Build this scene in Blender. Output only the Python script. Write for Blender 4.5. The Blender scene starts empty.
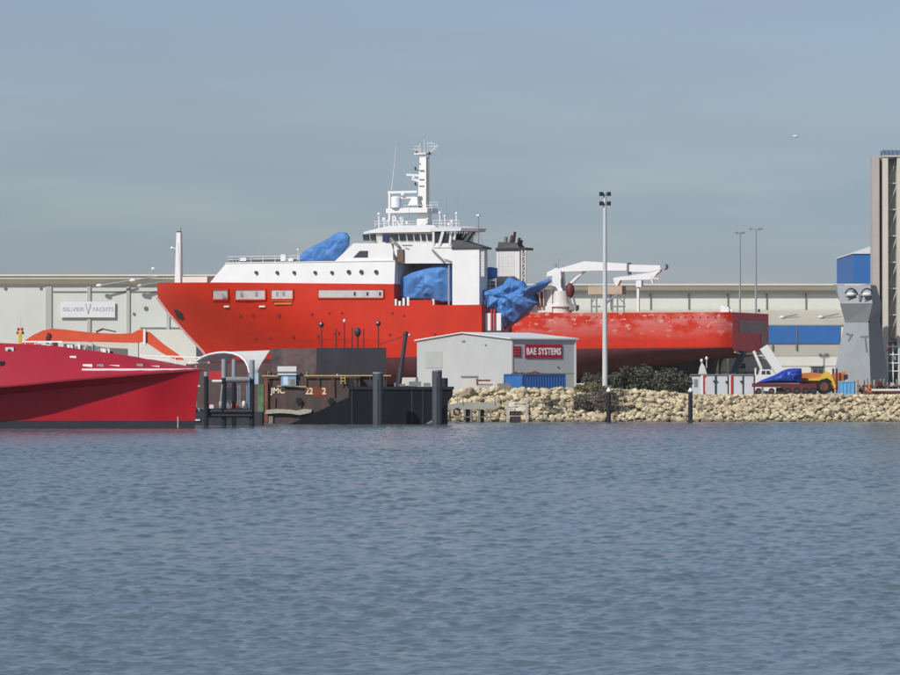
import bpy, bmesh, math, random
import numpy as np
from mathutils import Vector, noise
random.seed(7)
S = bpy.context.scene
COL = S.collection
R = math.radians
F, CX, HZ, CZ = 3840.0, 450.0, 384.0, 6.0        # focal length in photo pixels, centre column, horizon row, eye height

# ------------------------------------------------------------------ camera, sky, sun, exposure
cam_d = bpy.data.cameras.new('camera'); cam = bpy.data.objects.new('camera', cam_d); COL.objects.link(cam)
cam.location = (0, 0, CZ)
cam.rotation_euler = (R(90) + math.atan((HZ - 337.5) / F), 0, 0)
cam_d.sensor_width = 36; cam_d.lens = 36 * F / 900
cam_d.clip_start = 1; cam_d.clip_end = 20000
S.camera = cam
S.render.filter_size = 1.9
SUN = Vector((-0.56, -0.66, 0.72)).normalized()
world = bpy.data.worlds.new('World'); S.world = world; world.use_nodes = True
def build_world():
    nt = world.node_tree; N = nt.nodes; L = nt.links
    for n in list(N): N.remove(n)
    out = N.new('ShaderNodeOutputWorld'); bg = N.new('ShaderNodeBackground'); bg.inputs[1].default_value = 0.085
    sky = N.new('ShaderNodeTexSky'); sky.sky_type = 'NISHITA'; sky.sun_disc = False
    sky.sun_elevation = math.asin(SUN.z); sky.sun_rotation = math.atan2(SUN.x, SUN.y) % (2 * math.pi)
    sky.air_density = 1.0; sky.dust_density = 0.6; sky.ozone_density = 1.5
    # thin veil of high cloud over the low sky: soft, very wide streaks
    tc = N.new('ShaderNodeTexCoord'); mp = N.new('ShaderNodeMapping'); mp.inputs['Scale'].default_value = (11, 11, 75)
    nz = N.new('ShaderNodeTexNoise'); nz.inputs['Scale'].default_value = 1.0; nz.inputs['Detail'].default_value = 3
    nz.inputs['Roughness'].default_value = 0.45
    sep = N.new('ShaderNodeSeparateXYZ')
    cr = N.new('ShaderNodeValToRGB')
    stops = ((0.0, (0.60, 0.67, 0.97)), (0.030, (0.60, 0.66, 0.93)), (0.045, (0.57, 0.64, 0.87)), (0.071, (0.73, 0.715, 0.845)), (0.11, (0.84, 0.81, 0.94)), (0.40, (1.25, 1.18, 1.16)))
    cr.color_ramp.elements[0].position = 0.0; cr.color_ramp.elements[1].position = stops[-1][0]
    for p, c in stops[1:-1]: cr.color_ramp.elements.new(p)
    for e, (p, c) in zip(cr.color_ramp.elements, stops): e.color = (*c, 1)
    L.new(tc.outputs['Generated'], sep.inputs[0]); L.new(sep.outputs[2], cr.inputs[0])
    L.new(tc.outputs['Generated'], mp.inputs[0]); L.new(mp.outputs[0], nz.inputs[0])
    mr = N.new('ShaderNodeMapRange'); mr.inputs[1].default_value = 0.42; mr.inputs[2].default_value = 0.72
    mr.inputs[3].default_value = 0.0; mr.inputs[4].default_value = 0.6
    L.new(nz.outputs[0], mr.inputs[0])
    veil = N.new('ShaderNodeMix'); veil.data_type = 'RGBA'
    L.new(mr.outputs[0], veil.inputs[0]); L.new(cr.outputs[0], veil.inputs[6]); veil.inputs[7].default_value = (0.82, 0.83, 0.97, 1)
    mul = N.new('ShaderNodeMix'); mul.data_type = 'RGBA'; mul.blend_type = 'MULTIPLY'; mul.inputs[0].default_value = 1
    L.new(sky.outputs[0], mul.inputs[6]); L.new(veil.outputs[2], mul.inputs[7])
    L.new(mul.outputs[2], bg.inputs[0]); L.new(bg.outputs[0], out.inputs[0])
build_world()
sun_d = bpy.data.lights.new('sun', 'SUN'); sun_d.energy = 4.1; sun_d.angle = R(0.5); sun_d.color = (1.0, 0.96, 0.91)
sun = bpy.data.objects.new('sun', sun_d); COL.objects.link(sun); sun.location = (-50, -60, 90)
sun.rotation_euler = SUN.to_track_quat('Z', 'Y').to_euler()
vs = S.view_settings; vs.view_transform = 'Standard'; vs.look = 'None'; vs.gamma = 1; vs.use_curve_mapping = False; vs.exposure = 0.0

# ------------------------------------------------------------------ materials
def mat(name, rgb, rough=0.6, var=0.12, scale=0.6, metal=0.0, streak=0.0, streak_col=(0.12, 0.06, 0.035), bump=0.0, spots=0.0, spec=0.4, stretch=0.07):
    m = bpy.data.materials.new(name); m.use_nodes = True
    nt = m.node_tree; N = nt.nodes; L = nt.links; b = N['Principled BSDF']
    b.inputs['Roughness'].default_value = rough; b.inputs['Metallic'].default_value = metal
    b.inputs['Specular IOR Level'].default_value = spec
    tc = N.new('ShaderNodeTexCoord')
    nz = N.new('ShaderNodeTexNoise'); nz.inputs['Scale'].default_value = scale; nz.inputs['Detail'].default_value = 6
    nz.inputs['Roughness'].default_value = 0.65
    L.new(tc.outputs['Object'], nz.inputs[0])
    mx = N.new('ShaderNodeMix'); mx.data_type = 'RGBA'
    mr = N.new('ShaderNodeMapRange'); mr.inputs[1].default_value = 0.3; mr.inputs[2].default_value = 0.7
    L.new(nz.outputs[0], mr.inputs[0]); L.new(mr.outputs[0], mx.inputs[0])
    mx.inputs[6].default_value = (*[max(0, c * (1 - var)) for c in rgb], 1)
    mx.inputs[7].default_value = (*[min(1, c * (1 + var)) for c in rgb], 1)
    col = mx.outputs[2]
    if streak > 0:
        mp = N.new('ShaderNodeMapping'); mp.inputs['Scale'].default_value = (1.3, 1.3, stretch)
        n2 = N.new('ShaderNodeTexNoise'); n2.inputs['Scale'].default_value = 1.4; n2.inputs['Detail'].default_value = 5
        L.new(tc.outputs['Object'], mp.inputs[0]); L.new(mp.outputs[0], n2.inputs[0])
        r2 = N.new('ShaderNodeMapRange'); r2.inputs[1].default_value = 0.5; r2.inputs[2].default_value = 0.78
        r2.inputs[4].default_value = streak
        L.new(n2.outputs[0], r2.inputs[0])
        m2 = N.new('ShaderNodeMix'); m2.data_type = 'RGBA'; L.new(r2.outputs[0], m2.inputs[0]); L.new(col, m2.inputs[6])
        m2.inputs[7].default_value = (*streak_col, 1); col = m2.outputs[2]
    if spots > 0:
        n3 = N.new('ShaderNodeTexNoise'); n3.inputs['Scale'].default_value = 0.9; n3.inputs['Detail'].default_value = 8
        n3.inputs['Roughness'].default_value = 0.75
        L.new(tc.outputs['Object'], n3.inputs[0])
        r3 = N.new('ShaderNodeMapRange'); r3.inputs[1].default_value = 0.58; r3.inputs[2].default_value = 0.66; r3.inputs[4].default_value = spots
        L.new(n3.outputs[0], r3.inputs[0])
        m3 = N.new('ShaderNodeMix'); m3.data_type = 'RGBA'; L.new(r3.outputs[0], m3.inputs[0]); L.new(col, m3.inputs[6])
        m3.inputs[7].default_value = (*streak_col, 1); col = m3.outputs[2]
    L.new(col, b.inputs['Base Color'])
    if bump > 0:
        bp = N.new('ShaderNodeBump'); bp.inputs['Strength'].default_value = bump; bp.inputs['Distance'].default_value = 0.2
        L.new(nz.outputs[0], bp.inputs['Height']); L.new(bp.outputs[0], b.inputs['Normal'])
    return m

M = {
 'white': mat('white_paint', (0.67, 0.675, 0.67), 0.45, 0.04, 0.4, streak=0.10, streak_col=(0.45, 0.42, 0.38)),
 'offwhite': mat('off_white_paint', (0.62, 0.61, 0.55), 0.55, 0.07, 0.5, streak=0.25, streak_col=(0.36, 0.33, 0.28)),
 'grey': mat('grey_paint', (0.27, 0.29, 0.31), 0.55, 0.10, 0.5),
 'midgrey': mat('mid_grey_metal', (0.20, 0.21, 0.22), 0.5, 0.15, 0.8),
 'dark': mat('dark_metal', (0.035, 0.036, 0.042), 0.5, 0.25, 0.8),
 'black': mat('black_paint', (0.014, 0.015, 0.019), 0.45, 0.25, 0.6),
 'glass': mat('window_glass', (0.035, 0.045, 0.055), 0.12, 0.1, 0.5, spec=0.6),
 'rust': mat('rusty_steel', (0.14, 0.055, 0.032), 0.8, 0.35, 0.8),
 'maroon': mat('maroon_paint', (0.11, 0.02, 0.022), 0.6, 0.25, 0.7),
 'redpaint': mat('red_paint', (0.45, 0.03, 0.03), 0.5, 0.12, 0.8),
 'boom': mat('orange_boom_paint', (0.66, 0.085, 0.03), 0.5, 0.10, 0.5),
 'yellow': mat('yellow_paint', (0.62, 0.42, 0.05), 0.5, 0.12, 1.0),
 'orange': mat('orange_paint', (0.50, 0.16, 0.04), 0.5, 0.15, 1.0),
 'blue': mat('blue_paint', (0.03, 0.13, 0.36), 0.5, 0.12, 0.7, streak=0.15),
 'ltblue': mat('light_blue_paint', (0.10, 0.32, 0.56), 0.5, 0.12, 0.7, streak=0.2),
 'tarp': mat('blue_tarpaulin', (0.062, 0.185, 0.44), 0.6, 0.16, 0.7, bump=0.3),
 'tarpdeep': mat('deep_blue_tarpaulin', (0.018, 0.05, 0.33), 0.45, 0.16, 0.7, bump=0.3),
 'sheet': mat('shed_sheeting', (0.555, 0.575, 0.535), 0.6, 0.05, 0.12, streak=0.12, streak_col=(0.40, 0.38, 0.32)),
 'sheet2': mat('pale_shed_sheeting', (0.62, 0.625, 0.56), 0.6, 0.05, 0.12, streak=0.10, streak_col=(0.42, 0.40, 0.34)),
 'fascia': mat('cream_fascia', (0.66, 0.63, 0.54), 0.55, 0.05, 0.2),
 'beige': mat('beige_sheeting', (0.42, 0.40, 0.33), 0.6, 0.06, 0.2),
 'pilaster': mat('grey_pilaster', (0.40, 0.40, 0.36), 0.6, 0.06, 0.2),
 'joint': mat('joint_strip', (0.16, 0.16, 0.15), 0.6, 0.1, 0.4),
 'bluecl': mat('blue_cladding', (0.03, 0.13, 0.37), 0.5, 0.06, 0.2, streak=0.08),
 'conc': mat('concrete', (0.36, 0.34, 0.31), 0.85, 0.15, 0.3, bump=0.2),
 'timber': mat('weathered_timber', (0.22, 0.19, 0.15), 0.8, 0.25, 1.2),
 'gravel': mat('gravel_ground', (0.33, 0.28, 0.20), 0.9, 0.2, 0.5, bump=0.3),
 'pile': mat('dark_grey_pile', (0.055, 0.062, 0.072), 0.55, 0.25, 0.6, streak=0.3, streak_col=(0.12, 0.12, 0.12)),
 'text_w': mat('white_lettering', (0.80, 0.80, 0.78), 0.5, 0.03, 1.0),
 'text_g': mat('grey_blue_lettering', (0.36, 0.38, 0.50), 0.5, 0.05, 1.0),
 'text_y': mat('worn_cream_lettering', (0.74, 0.66, 0.42), 0.6, 0.2, 2.0),
 'sign': mat('red_sign_board', (0.37, 0.012, 0.035), 0.45, 0.05, 0.8),
}

# ------------------------------------------------------------------ geometry helpers
def W(px, py, Y): return Vector(((px - CX) / F * Y, Y, CZ + (HZ - py) / F * Y))

class Fr:                                   # a local frame: origin, turned about z; finds local metres for a sight line
    def __init__(s, X, Y, z=0.0, deg=0.0):
        s.o = Vector((X, Y, z)); s.deg = deg; s.c = math.cos(R(deg)); s.s = math.sin(R(deg))
    def x(s, px, yl=0.0):
        u = (px - CX) / F
        return (u * (s.o.y + s.c * yl) - s.o.x + s.s * yl) / (s.c - u * s.s)
    def z(s, py, xl=0.0, yl=0.0):
        Y = s.o.y + s.s * xl + s.c * yl
        return CZ + (HZ - py) / F * Y - s.o.z
    def p(s, px, py, yl=0.0):
        x = s.x(px, yl); return Vector((x, yl, s.z(py, x, yl)))
    def rot(s): return (0, 0, R(s.deg))

def at(px, Y, z=0.0, deg=0.0): return Fr((px - CX) / F * Y, Y, z, deg)

class MB:
    def __init__(s): s.V = []; s.Q = []; s.MI = []; s.mi = 0
    def face(s, ids): s.Q.append(tuple(ids)); s.MI.append(s.mi)
    def add(s, pts, faces):
        o = len(s.V); s.V += [tuple(p) for p in pts]
        for f in faces: s.face([o + i for i in f])
    def box(s, x0, x1, y0, y1, z0, z1):
        s.add([(x0,y0,z0),(x1,y0,z0),(x1,y1,z0),(x0,y1,z0),(x0,y0,z1),(x1,y0,z1),(x1,y1,z1),(x0,y1,z1)],
              [(0,3,2,1),(4,5,6,7),(0,1,5,4),(1,2,6,5),(2,3,7,6),(3,0,4,7)]); return s
    def pbox(s, fr, p0, p1, q0, q1, y0, y1):       # box given by photo columns p, rows q (top, bottom) on its near face y0
        a = fr.p(p0, q1, y0); b = fr.p(p1, q0, y0)
        return s.box(a.x, b.x, y0, y1, a.z, b.z)
    def loft(s, A, B, cap=True):
        n = len(A); fs = [(i, (i+1) % n, n + (i+1) % n, n + i) for i in range(n)]
        if cap: fs += [tuple(range(n))[::-1], tuple(range(n, 2*n))]
        s.add(list(A) + list(B), fs); return s
    def lofts(s, rings):
        n = len(rings[0]); fs = []
        for k in range(len(rings) - 1):
            for i in range(n): fs.append((k*n+i, k*n+(i+1) % n, (k+1)*n+(i+1) % n, (k+1)*n+i))
        fs += [tuple(range(n))[::-1], tuple((len(rings)-1)*n + i for i in range(n))]
        s.add([p for r in rings for p in r], fs); return s
    def prism(s, xz, y0, y1):
        return s.loft([(x, y0, z) for x, z in xz], [(x, y1, z) for x, z in xz])
    def pprism(s, fr, pts, y0, y1):                # outline in photo pixels on the near face
        xz = [(q.x, q.z) for q in (fr.p(a, b, y0) for a, b in pts)]
        return s.prism(xz, y0, y1)
    def tube(s, p, q, r, r2=None, n=8, ph=0.0):
        p = Vector(p); q = Vector(q); d = (q - p).normalized(); r2 = r if r2 is None else r2
        a = d.cross(Vector((0, 0, 1)) if abs(d.z) < 0.9 else Vector((1, 0, 0))).normalized(); b = d.cross(a)
        A = [p + (a*math.cos(ph+2*math.pi*i/n) + b*math.sin(ph+2*math.pi*i/n))*r for i in range(n)]
        B = [q + (a*math.cos(ph+2*math.pi*i/n) + b*math.sin(ph+2*math.pi*i/n))*r2 for i in range(n)]
        return s.loft(A, B)
    def bar(s, p, q, w): return s.tube(p, q, w*0.707, n=4, ph=math.pi/4)
    def path(s, pts, r, n=6):
        for a, b in zip(pts[:-1], pts[1:]): s.tube(a, b, r, n=n)
        return s
    def ball(s, c, rx, ry, rz, nu=10, nv=7):
        pts = [(c[0], c[1], c[2]-rz)]
        for j in range(1, nv):
            t = -math.pi/2 + math.pi*j/nv
            for i in range(nu):
                a = 2*math.pi*i/nu; pts.append((c[0]+rx*math.cos(t)*math.cos(a), c[1]+ry*math.cos(t)*math.sin(a), c[2]+rz*math.sin(t)))
        pts.append((c[0], c[1], c[2]+rz)); fs = []
        for i in range(nu):
            fs.append((0, 1+(i+1) % nu, 1+i)); fs.append((len(pts)-1, 1+(nv-2)*nu+i, 1+(nv-2)*nu+(i+1) % nu))
            for j in range(nv-2): fs.append((1+j*nu+i, 1+j*nu+(i+1) % nu, 1+(j+1)*nu+(i+1) % nu, 1+(j+1)*nu+i))
        s.add(pts, fs); return s
    def build(s, name, mats, parent=None, smooth=0, loc=None, rot=None, recalc=True):
        me = bpy.data.meshes.new(name); me.from_pydata(s.V, [], s.Q); me.update()
        for m in (mats if isinstance(mats, (list, tuple)) else [mats]): me.materials.append(M[m] if isinstance(m, str) else m)
        if any(s.MI): me.polygons.foreach_set('material_index', s.MI)
        if recalc:
            bm = bmesh.new(); bm.from_mesh(me); bmesh.ops.remove_doubles(bm, verts=bm.verts, dist=0.0005)
            bmesh.ops.recalc_face_normals(bm, faces=bm.faces); bm.to_mesh(me); bm.free()
        if smooth:
            me.polygons.foreach_set('use_smooth', [True]*len(me.polygons)); me.set_sharp_from_angle(angle=R(smooth))
        o = bpy.data.objects.new(name, me); COL.objects.link(o)
        if parent: o.parent = parent
        if loc is not None: o.location = loc
        if rot is not None: o.rotation_euler = rot
        return o

def tag(o, label, cat, group=None, kind=None):
    if label: o['label'] = label
    if cat: o['category'] = cat
    if group: o['group'] = group
    if kind: o['kind'] = kind
    return o
def thing(name, label, cat, fr, group=None):
    o = bpy.data.objects.new(name, None); COL.objects.link(o)
    o.location = fr.o; o.rotation_euler = fr.rot(); o.empty_display_size = 0.5
    return tag(o, label, cat, group)
def structure(o): o['kind'] = 'structure'; return o
def copy_thing(root, loc, label, rotz=None):
    def cp(o, par):
        c = o.copy(); COL.objects.link(c)
        if par: c.parent = par
        for ch in o.children: cp(ch, c)
        return c
    r = cp(root, None); r.location = loc; r['label'] = label
    if rotz is not None: r.rotation_euler = (0, 0, rotz)
    return r
def text_mesh(name, s, size, m, parent, loc, rot=(R(90), 0, 0), width=None, depth=0.02, bold=0.0, space=1.0):
    c = bpy.data.curves.new(name, 'FONT'); c.body = s; c.size = size; c.align_x = 'CENTER'; c.align_y = 'CENTER'
    c.extrude = depth; c.offset = bold; c.resolution_u = 3; c.space_character = space
    t = bpy.data.objects.new('lettering_curve', c); COL.objects.link(t)
    dg = bpy.context.evaluated_depsgraph_get(); me = bpy.data.meshes.new_from_object(t.evaluated_get(dg)); me.name = name
    COL.objects.unlink(t); bpy.data.objects.remove(t); bpy.data.curves.remove(c)
    xs = [v.co.x for v in me.vertices]; ys = [v.co.y for v in me.vertices]
    cx, cy = (max(xs)+min(xs))/2, (max(ys)+min(ys))/2
    k = width/(max(xs)-min(xs)) if width else 1.0; ky = size/(max(ys)-min(ys))
    for v in me.vertices: v.co.x = (v.co.x-cx)*k; v.co.y = (v.co.y-cy)*ky
    me.materials.clear(); me.materials.append(M[m])
    o = bpy.data.objects.new(name, me); COL.objects.link(o); o.parent = parent; o.location = loc; o.rotation_euler = rot
    return o
def nz3(x, y, z, sc=1.0): return noise.noise(Vector((x*sc, y*sc, z*sc)))

# ------------------------------------------------------------------ water
GZ = 4.3                                            # level of the yard
def build_water():
    rng = np.random.default_rng(3)
    ys = [26.0]
    while ys[-1] < 606: ys.append(ys[-1] + min(0.002*max(ys[-1], 48), 0.38))
    ys = np.array(ys); nr, nc = len(ys), 1250; us = np.linspace(-1, 1, nc)
    hw = lambda y: 42 + 0.19*y                        # half width of the rippled sheet
    Y, U = np.meshgrid(ys, us, indexing='ij'); X = U*hw(Y)
    dY = np.gradient(ys)[:, None]
    H = np.zeros_like(Y)
    def wave(lo, hi, n, spread, slope, sharp):
        out = np.zeros_like(Y)
        for l, a in zip(np.exp(rng.uniform(np.log(lo), np.log(hi), n)), rng.normal(R(-86), R(spread), n)):
            k = 2*math.pi/l; ph, p2, p3 = rng.uniform(0, 6.28, 3)
            w = np.clip(l/(1.5*dY) - 0.35, 0, 1)
            if w.max() <= 0: continue
            th = k*(X*math.cos(a) + Y*math.sin(a)) + ph + 0.9*np.sin((.2+.05*p3)*X + 0.03*p2*Y + p2) + 0.7*np.sin((.08+.02*p2)*Y - (.05+.05*p3)*X + p3)
            if sharp:                                  # narrow steep crests that come and go along the sea
                m = np.sin(X*k*.23 + Y*k*.07 + p2)*np.sin(Y*k*.16 - X*k*.09 + p3)
                out += w*slope*l*np.clip(m*2.2 - 1.1, 0, 1)*(0.5 + 0.5*np.sin(th))**4
            else: out += w*slope*l*np.sin(th)
        return out
    H = wave(0.28, 2.4, 60, 50, 0.0019, False) + wave(0.26, 1.35, 70, 26, 0.035, True)
    gust = 0.9 + 0.2*np.sin(0.035*X + 1.3*np.sin(0.03*Y) + .5*np.sin(.11*X)) * np.sin(0.05*Y + 0.8 + .6*np.sin(.04*X))
    H *= gust
    V = np.stack([X, Y, H], -1).reshape(-1, 3)
    i = np.arange(nr*nc).reshape(nr, nc)
    q = np.stack([i[:-1, :-1], i[:-1, 1:], i[1:, 1:], i[1:, :-1]], -1).reshape(-1, 4)
    # a calm skirt reaching behind the viewer and far to both sides
    y0, y1 = ys[0], ys[-1]; w0, w1 = hw(y0), hw(y1)
    edge = np.array([[-2500, -1500, 0], [2500, -1500, 0], [2500, y0, 0], [w0, y0, 0], [-w0, y0, 0], [-2500, y0, 0],
                     [2500, y1, 0], [w1, y1, 0], [-w1, y1, 0], [-2500, y1, 0]], float); edge[:, 2] = float(H.mean())
    o = len(V); V = np.vstack([V, edge])
    q = np.vstack([q, np.array([[o, o+1, o+2, o+5], [o+3, o+2, o+6, o+7], [o+5, o+4, o+8, o+9]])])
    me = bpy.data.meshes.new('water'); me.vertices.add(len(V)); me.vertices.foreach_set('co', V.astype(np.float32).ravel())
    me.loops.add(q.size); me.loops.foreach_set('vertex_index', q.astype(np.int32).ravel())
    me.polygons.add(len(q)); me.polygons.foreach_set('loop_start', np.arange(0, q.size, 4, dtype=np.int32))
    me.polygons.foreach_set('loop_total', np.full(len(q), 4, dtype=np.int32)); me.update(calc_edges=True)
    me.polygons.foreach_set('use_smooth', [True]*len(q))
    me.polygons.foreach_set('material_index', [0]*(len(q)-3) + [1]*3)
    m = bpy.data.materials.new('sea_water'); m.use_nodes = True; nt = m.node_tree; N = nt.nodes; L = nt.links; b = N['Principled BSDF']
    b.inputs['Base Color'].default_value = (0.106, 0.142, 0.156, 1); b.inputs['Roughness'].default_value = 0.16; b.inputs['IOR'].default_value = 1.333
    tc = N.new('ShaderNodeTexCoord')
    n1 = N.new('ShaderNodeTexNoise'); n1.inputs['Scale'].default_value = 1.6; n1.inputs['Detail'].default_value = 5; n1.inputs['Roughness'].default_value = 0.6
    L.new(tc.outputs['Object'], n1.inputs[0])
    bp = N.new('ShaderNodeBump'); bp.inputs['Strength'].default_value = 0.35; bp.inputs['Distance'].default_value = 0.06
    L.new(n1.outputs[0], bp.inputs['Height']); L.new(bp.outputs[0], b.inputs['Normal'])
    me.materials.append(m)
    m2 = m.copy(); m2.name = 'sea_water_far'; me.materials.append(m2)
    for n_ in m2.node_tree.nodes:
        if n_.type == 'BUMP': n_.inputs['Strength'].default_value = 0.8; n_.inputs['Distance'].default_value = 0.25
    w = bpy.data.objects.new('water', me); COL.objects.link(w); structure(w)
build_water()

# ------------------------------------------------------------------ ground and embankment
def crest_z(X):
    px = CX + X*F/617
    pts = [(430, 392.5), (450, 391), (480, 388), (560, 387), (640, 389), (690, 394), (1100, 394)]
    py = pts[0][1] if px < pts[0][0] else pts[-1][1]
    for (a, ya), (b, yb) in zip(pts[:-1], pts[1:]):
        if a <= px <= b: py = ya + (yb-ya)*(px-a)/(b-a)
    return CZ + (HZ-py)/F*617
g = MB(); gp_ = [(-2500, 613), (-2.6, 613), (-2.6, 619.5), (2500, 619.5), (2500, 6000), (-2500, 6000)]
g.loft([(x, y, -3) for x, y in gp_], [(x, y, GZ) for x, y in gp_]); structure(g.build('ground', 'gravel'))
def build_bank():
    b = MB(); x0, x1 = -2.5, 400; nx, ny = 380, 12; pts = []
    prof = lambda t: 604.5 + 20*t
    for i in range(nx+1):
        X = x0 + (x1-x0)*i/nx
        for j in range(ny+1):
            t = j/ny; zc = crest_z(X)
            z = -1.0 + (zc+0.6)*min(1, t/0.6) if t < .6 else (zc-0.4) + (GZ+.02-(zc-0.4))*(t-.6)/.4
            pts.append((X + 0.3*nz3(X, t*9, 2), prof(t), z + 0.25*nz3(X, t*9, 5)*(1 if t < .75 else .4)))
    k = ny+1
    b.add(pts, [(i*k+j, (i+1)*k+j, (i+1)*k+j+1, i*k+j+1) for i in range(nx) for j in range(ny)])
    structure(b.build('embankment', 'gravel', smooth=60))
build_bank()

# boulders, each an object of its own, over a bed of small rubble
rockm = [mat('limestone_%s' % n, c, 0.9, 0.22, 1.3, bump=0.5, spots=0.35, streak_col=sc) for n, c, sc in
         (('pale', (0.56, 0.485, 0.325), (0.34, 0.275, 0.18)), ('buff', (0.485, 0.41, 0.265), (0.31, 0.25, 0.165)), ('brown', (0.40, 0.33, 0.22), (0.24, 0.19, 0.13)))]
for m_ in rockm:                                     # wet, weedy tide band along the water's edge
    nt = m_.node_tree; N = nt.nodes; L = nt.links; b = N['Principled BSDF']; prev = b.inputs['Base Color'].links[0].from_socket
    g_ = N.new('ShaderNodeNewGeometry'); sp = N.new('ShaderNodeSeparateXYZ'); L.new(g_.outputs['Position'], sp.inputs[0])
    n4 = N.new('ShaderNodeTexNoise'); n4.inputs['Scale'].default_value = 0.8; L.new(g_.outputs['Position'], n4.inputs[0])
    ad = N.new('ShaderNodeMath'); ad.operation = 'MULTIPLY_ADD'; ad.inputs[1].default_value = -0.9; L.new(n4.outputs[0], ad.inputs[0]); L.new(sp.outputs[2], ad.inputs[2])
    r4 = N.new('ShaderNodeMapRange'); r4.inputs[1].default_value = -0.25; r4.inputs[2].default_value = 0.15; r4.inputs[3].default_value = 0.85; r4.inputs[4].default_value = 0.0
    L.new(ad.outputs[0], r4.inputs[0]); m4 = N.new('ShaderNodeMix'); m4.data_type = 'RGBA'; L.new(r4.outputs[0], m4.inputs[0]); L.new(prev, m4.inputs[6])
    m4.inputs[7].default_value = (0.11, 0.095, 0.055, 1); L.new(m4.outputs[2], b.inputs['Base Color'])
def rock_mesh(seed, m):
    bm = bmesh.new(); bmesh.ops.create_icosphere(bm, subdivisions=3, radius=1.0)
    rs = random.Random(seed); off = rs.uniform(0, 100)
    planes = [Vector((rs.gauss(0, 1), rs.gauss(0, 1), rs.gauss(0, 1))).normalized() for _ in range(12)]
    for v in bm.verts:
        d = v.co.normalized(); r = 1.0
        for p in planes:
            c = d.dot(p)
            if c > 0.55: r = min(r, 0.66/c)
        r *= 1 + 0.16*noise.noise(d*1.7 + Vector((off, 0, 0))) + 0.05*noise.noise(d*5 + Vector((off, 3, 0)))
        v.co = d*r
    me = bpy.data.meshes.new('boulder'); bm.to_mesh(me); bm.free(); me.materials.append(m); return me
rmesh = [rock_mesh(i*13+5, rockm[i % 3]) for i in range(12)]
def build_rocks():
    rs = random.Random(11); n = 0; spots = []
    for row in range(5):
        X = -1.5 + rs.uniform(0, 1)
        while X < 82:
            left = max(0, 1 - max(0, X-4)/22)
            sz = rs.uniform(0.42, 0.80) + 0.55*left*rs.random()
            if rs.random() < .12: sz *= 1.5
            t = (row + 0.5 + rs.uniform(-.35, .38))/5
            spots.append((X, t, sz)); X += sz*1.5 + rs.uniform(0.0, 0.7)
    rs.shuffle(spots); spots = spots[:298]
    for X, t, sz in spots:
        zc = crest_z(X)
        o = bpy.data.objects.new('boulder', rs.choice(rmesh)); COL.objects.link(o)
        o.location = (X, 604.6 + 11.5*t, -0.3 + (zc + 0.12)*min(1, t*1.02))
        o.scale = (sz*rs.uniform(.9, 1.45), sz*rs.uniform(.8, 1.2), sz*rs.uniform(.6, .95))
        o.rotation_euler = (rs.uniform(-.4, .4), rs.uniform(-.4, .4), rs.uniform(0, 6.28))
        tag(o, 'limestone boulder lying on the rocky shore embankment in front of the yard', 'boulder', 'boulders of the shore embankment')
    b = MB(); ico = bmesh.new(); bmesh.ops.create_icosphere(ico, subdivisions=1, radius=1)
    base = [v.co.copy() for v in ico.verts]; fs = [[v.index for v in f.verts] for f in ico.faces]; ico.free()
    for k in range(3200):
        X = rs.uniform(-2, 84); t = rs.uniform(0.02, 1.25); s_ = rs.uniform(.12, .5)**1.0; zc = crest_z(X); b.mi = rs.randrange(3)
        c = Vector((X, 604.6+11.5*t, -0.45 + (zc+0.1)*min(t, 1)))
        b.add([c + Vector((p.x*s_*rs.uniform(.8, 1.4), p.y*s_*rs.uniform(.8, 1.3), p.z*s_*rs.uniform(.6, 1))) for p in base], fs)
    tag(b.build('rubble', rockm), 'small stones filling the gaps between the shore boulders', 'rubble', kind='stuff')
build_rocks()

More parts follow.
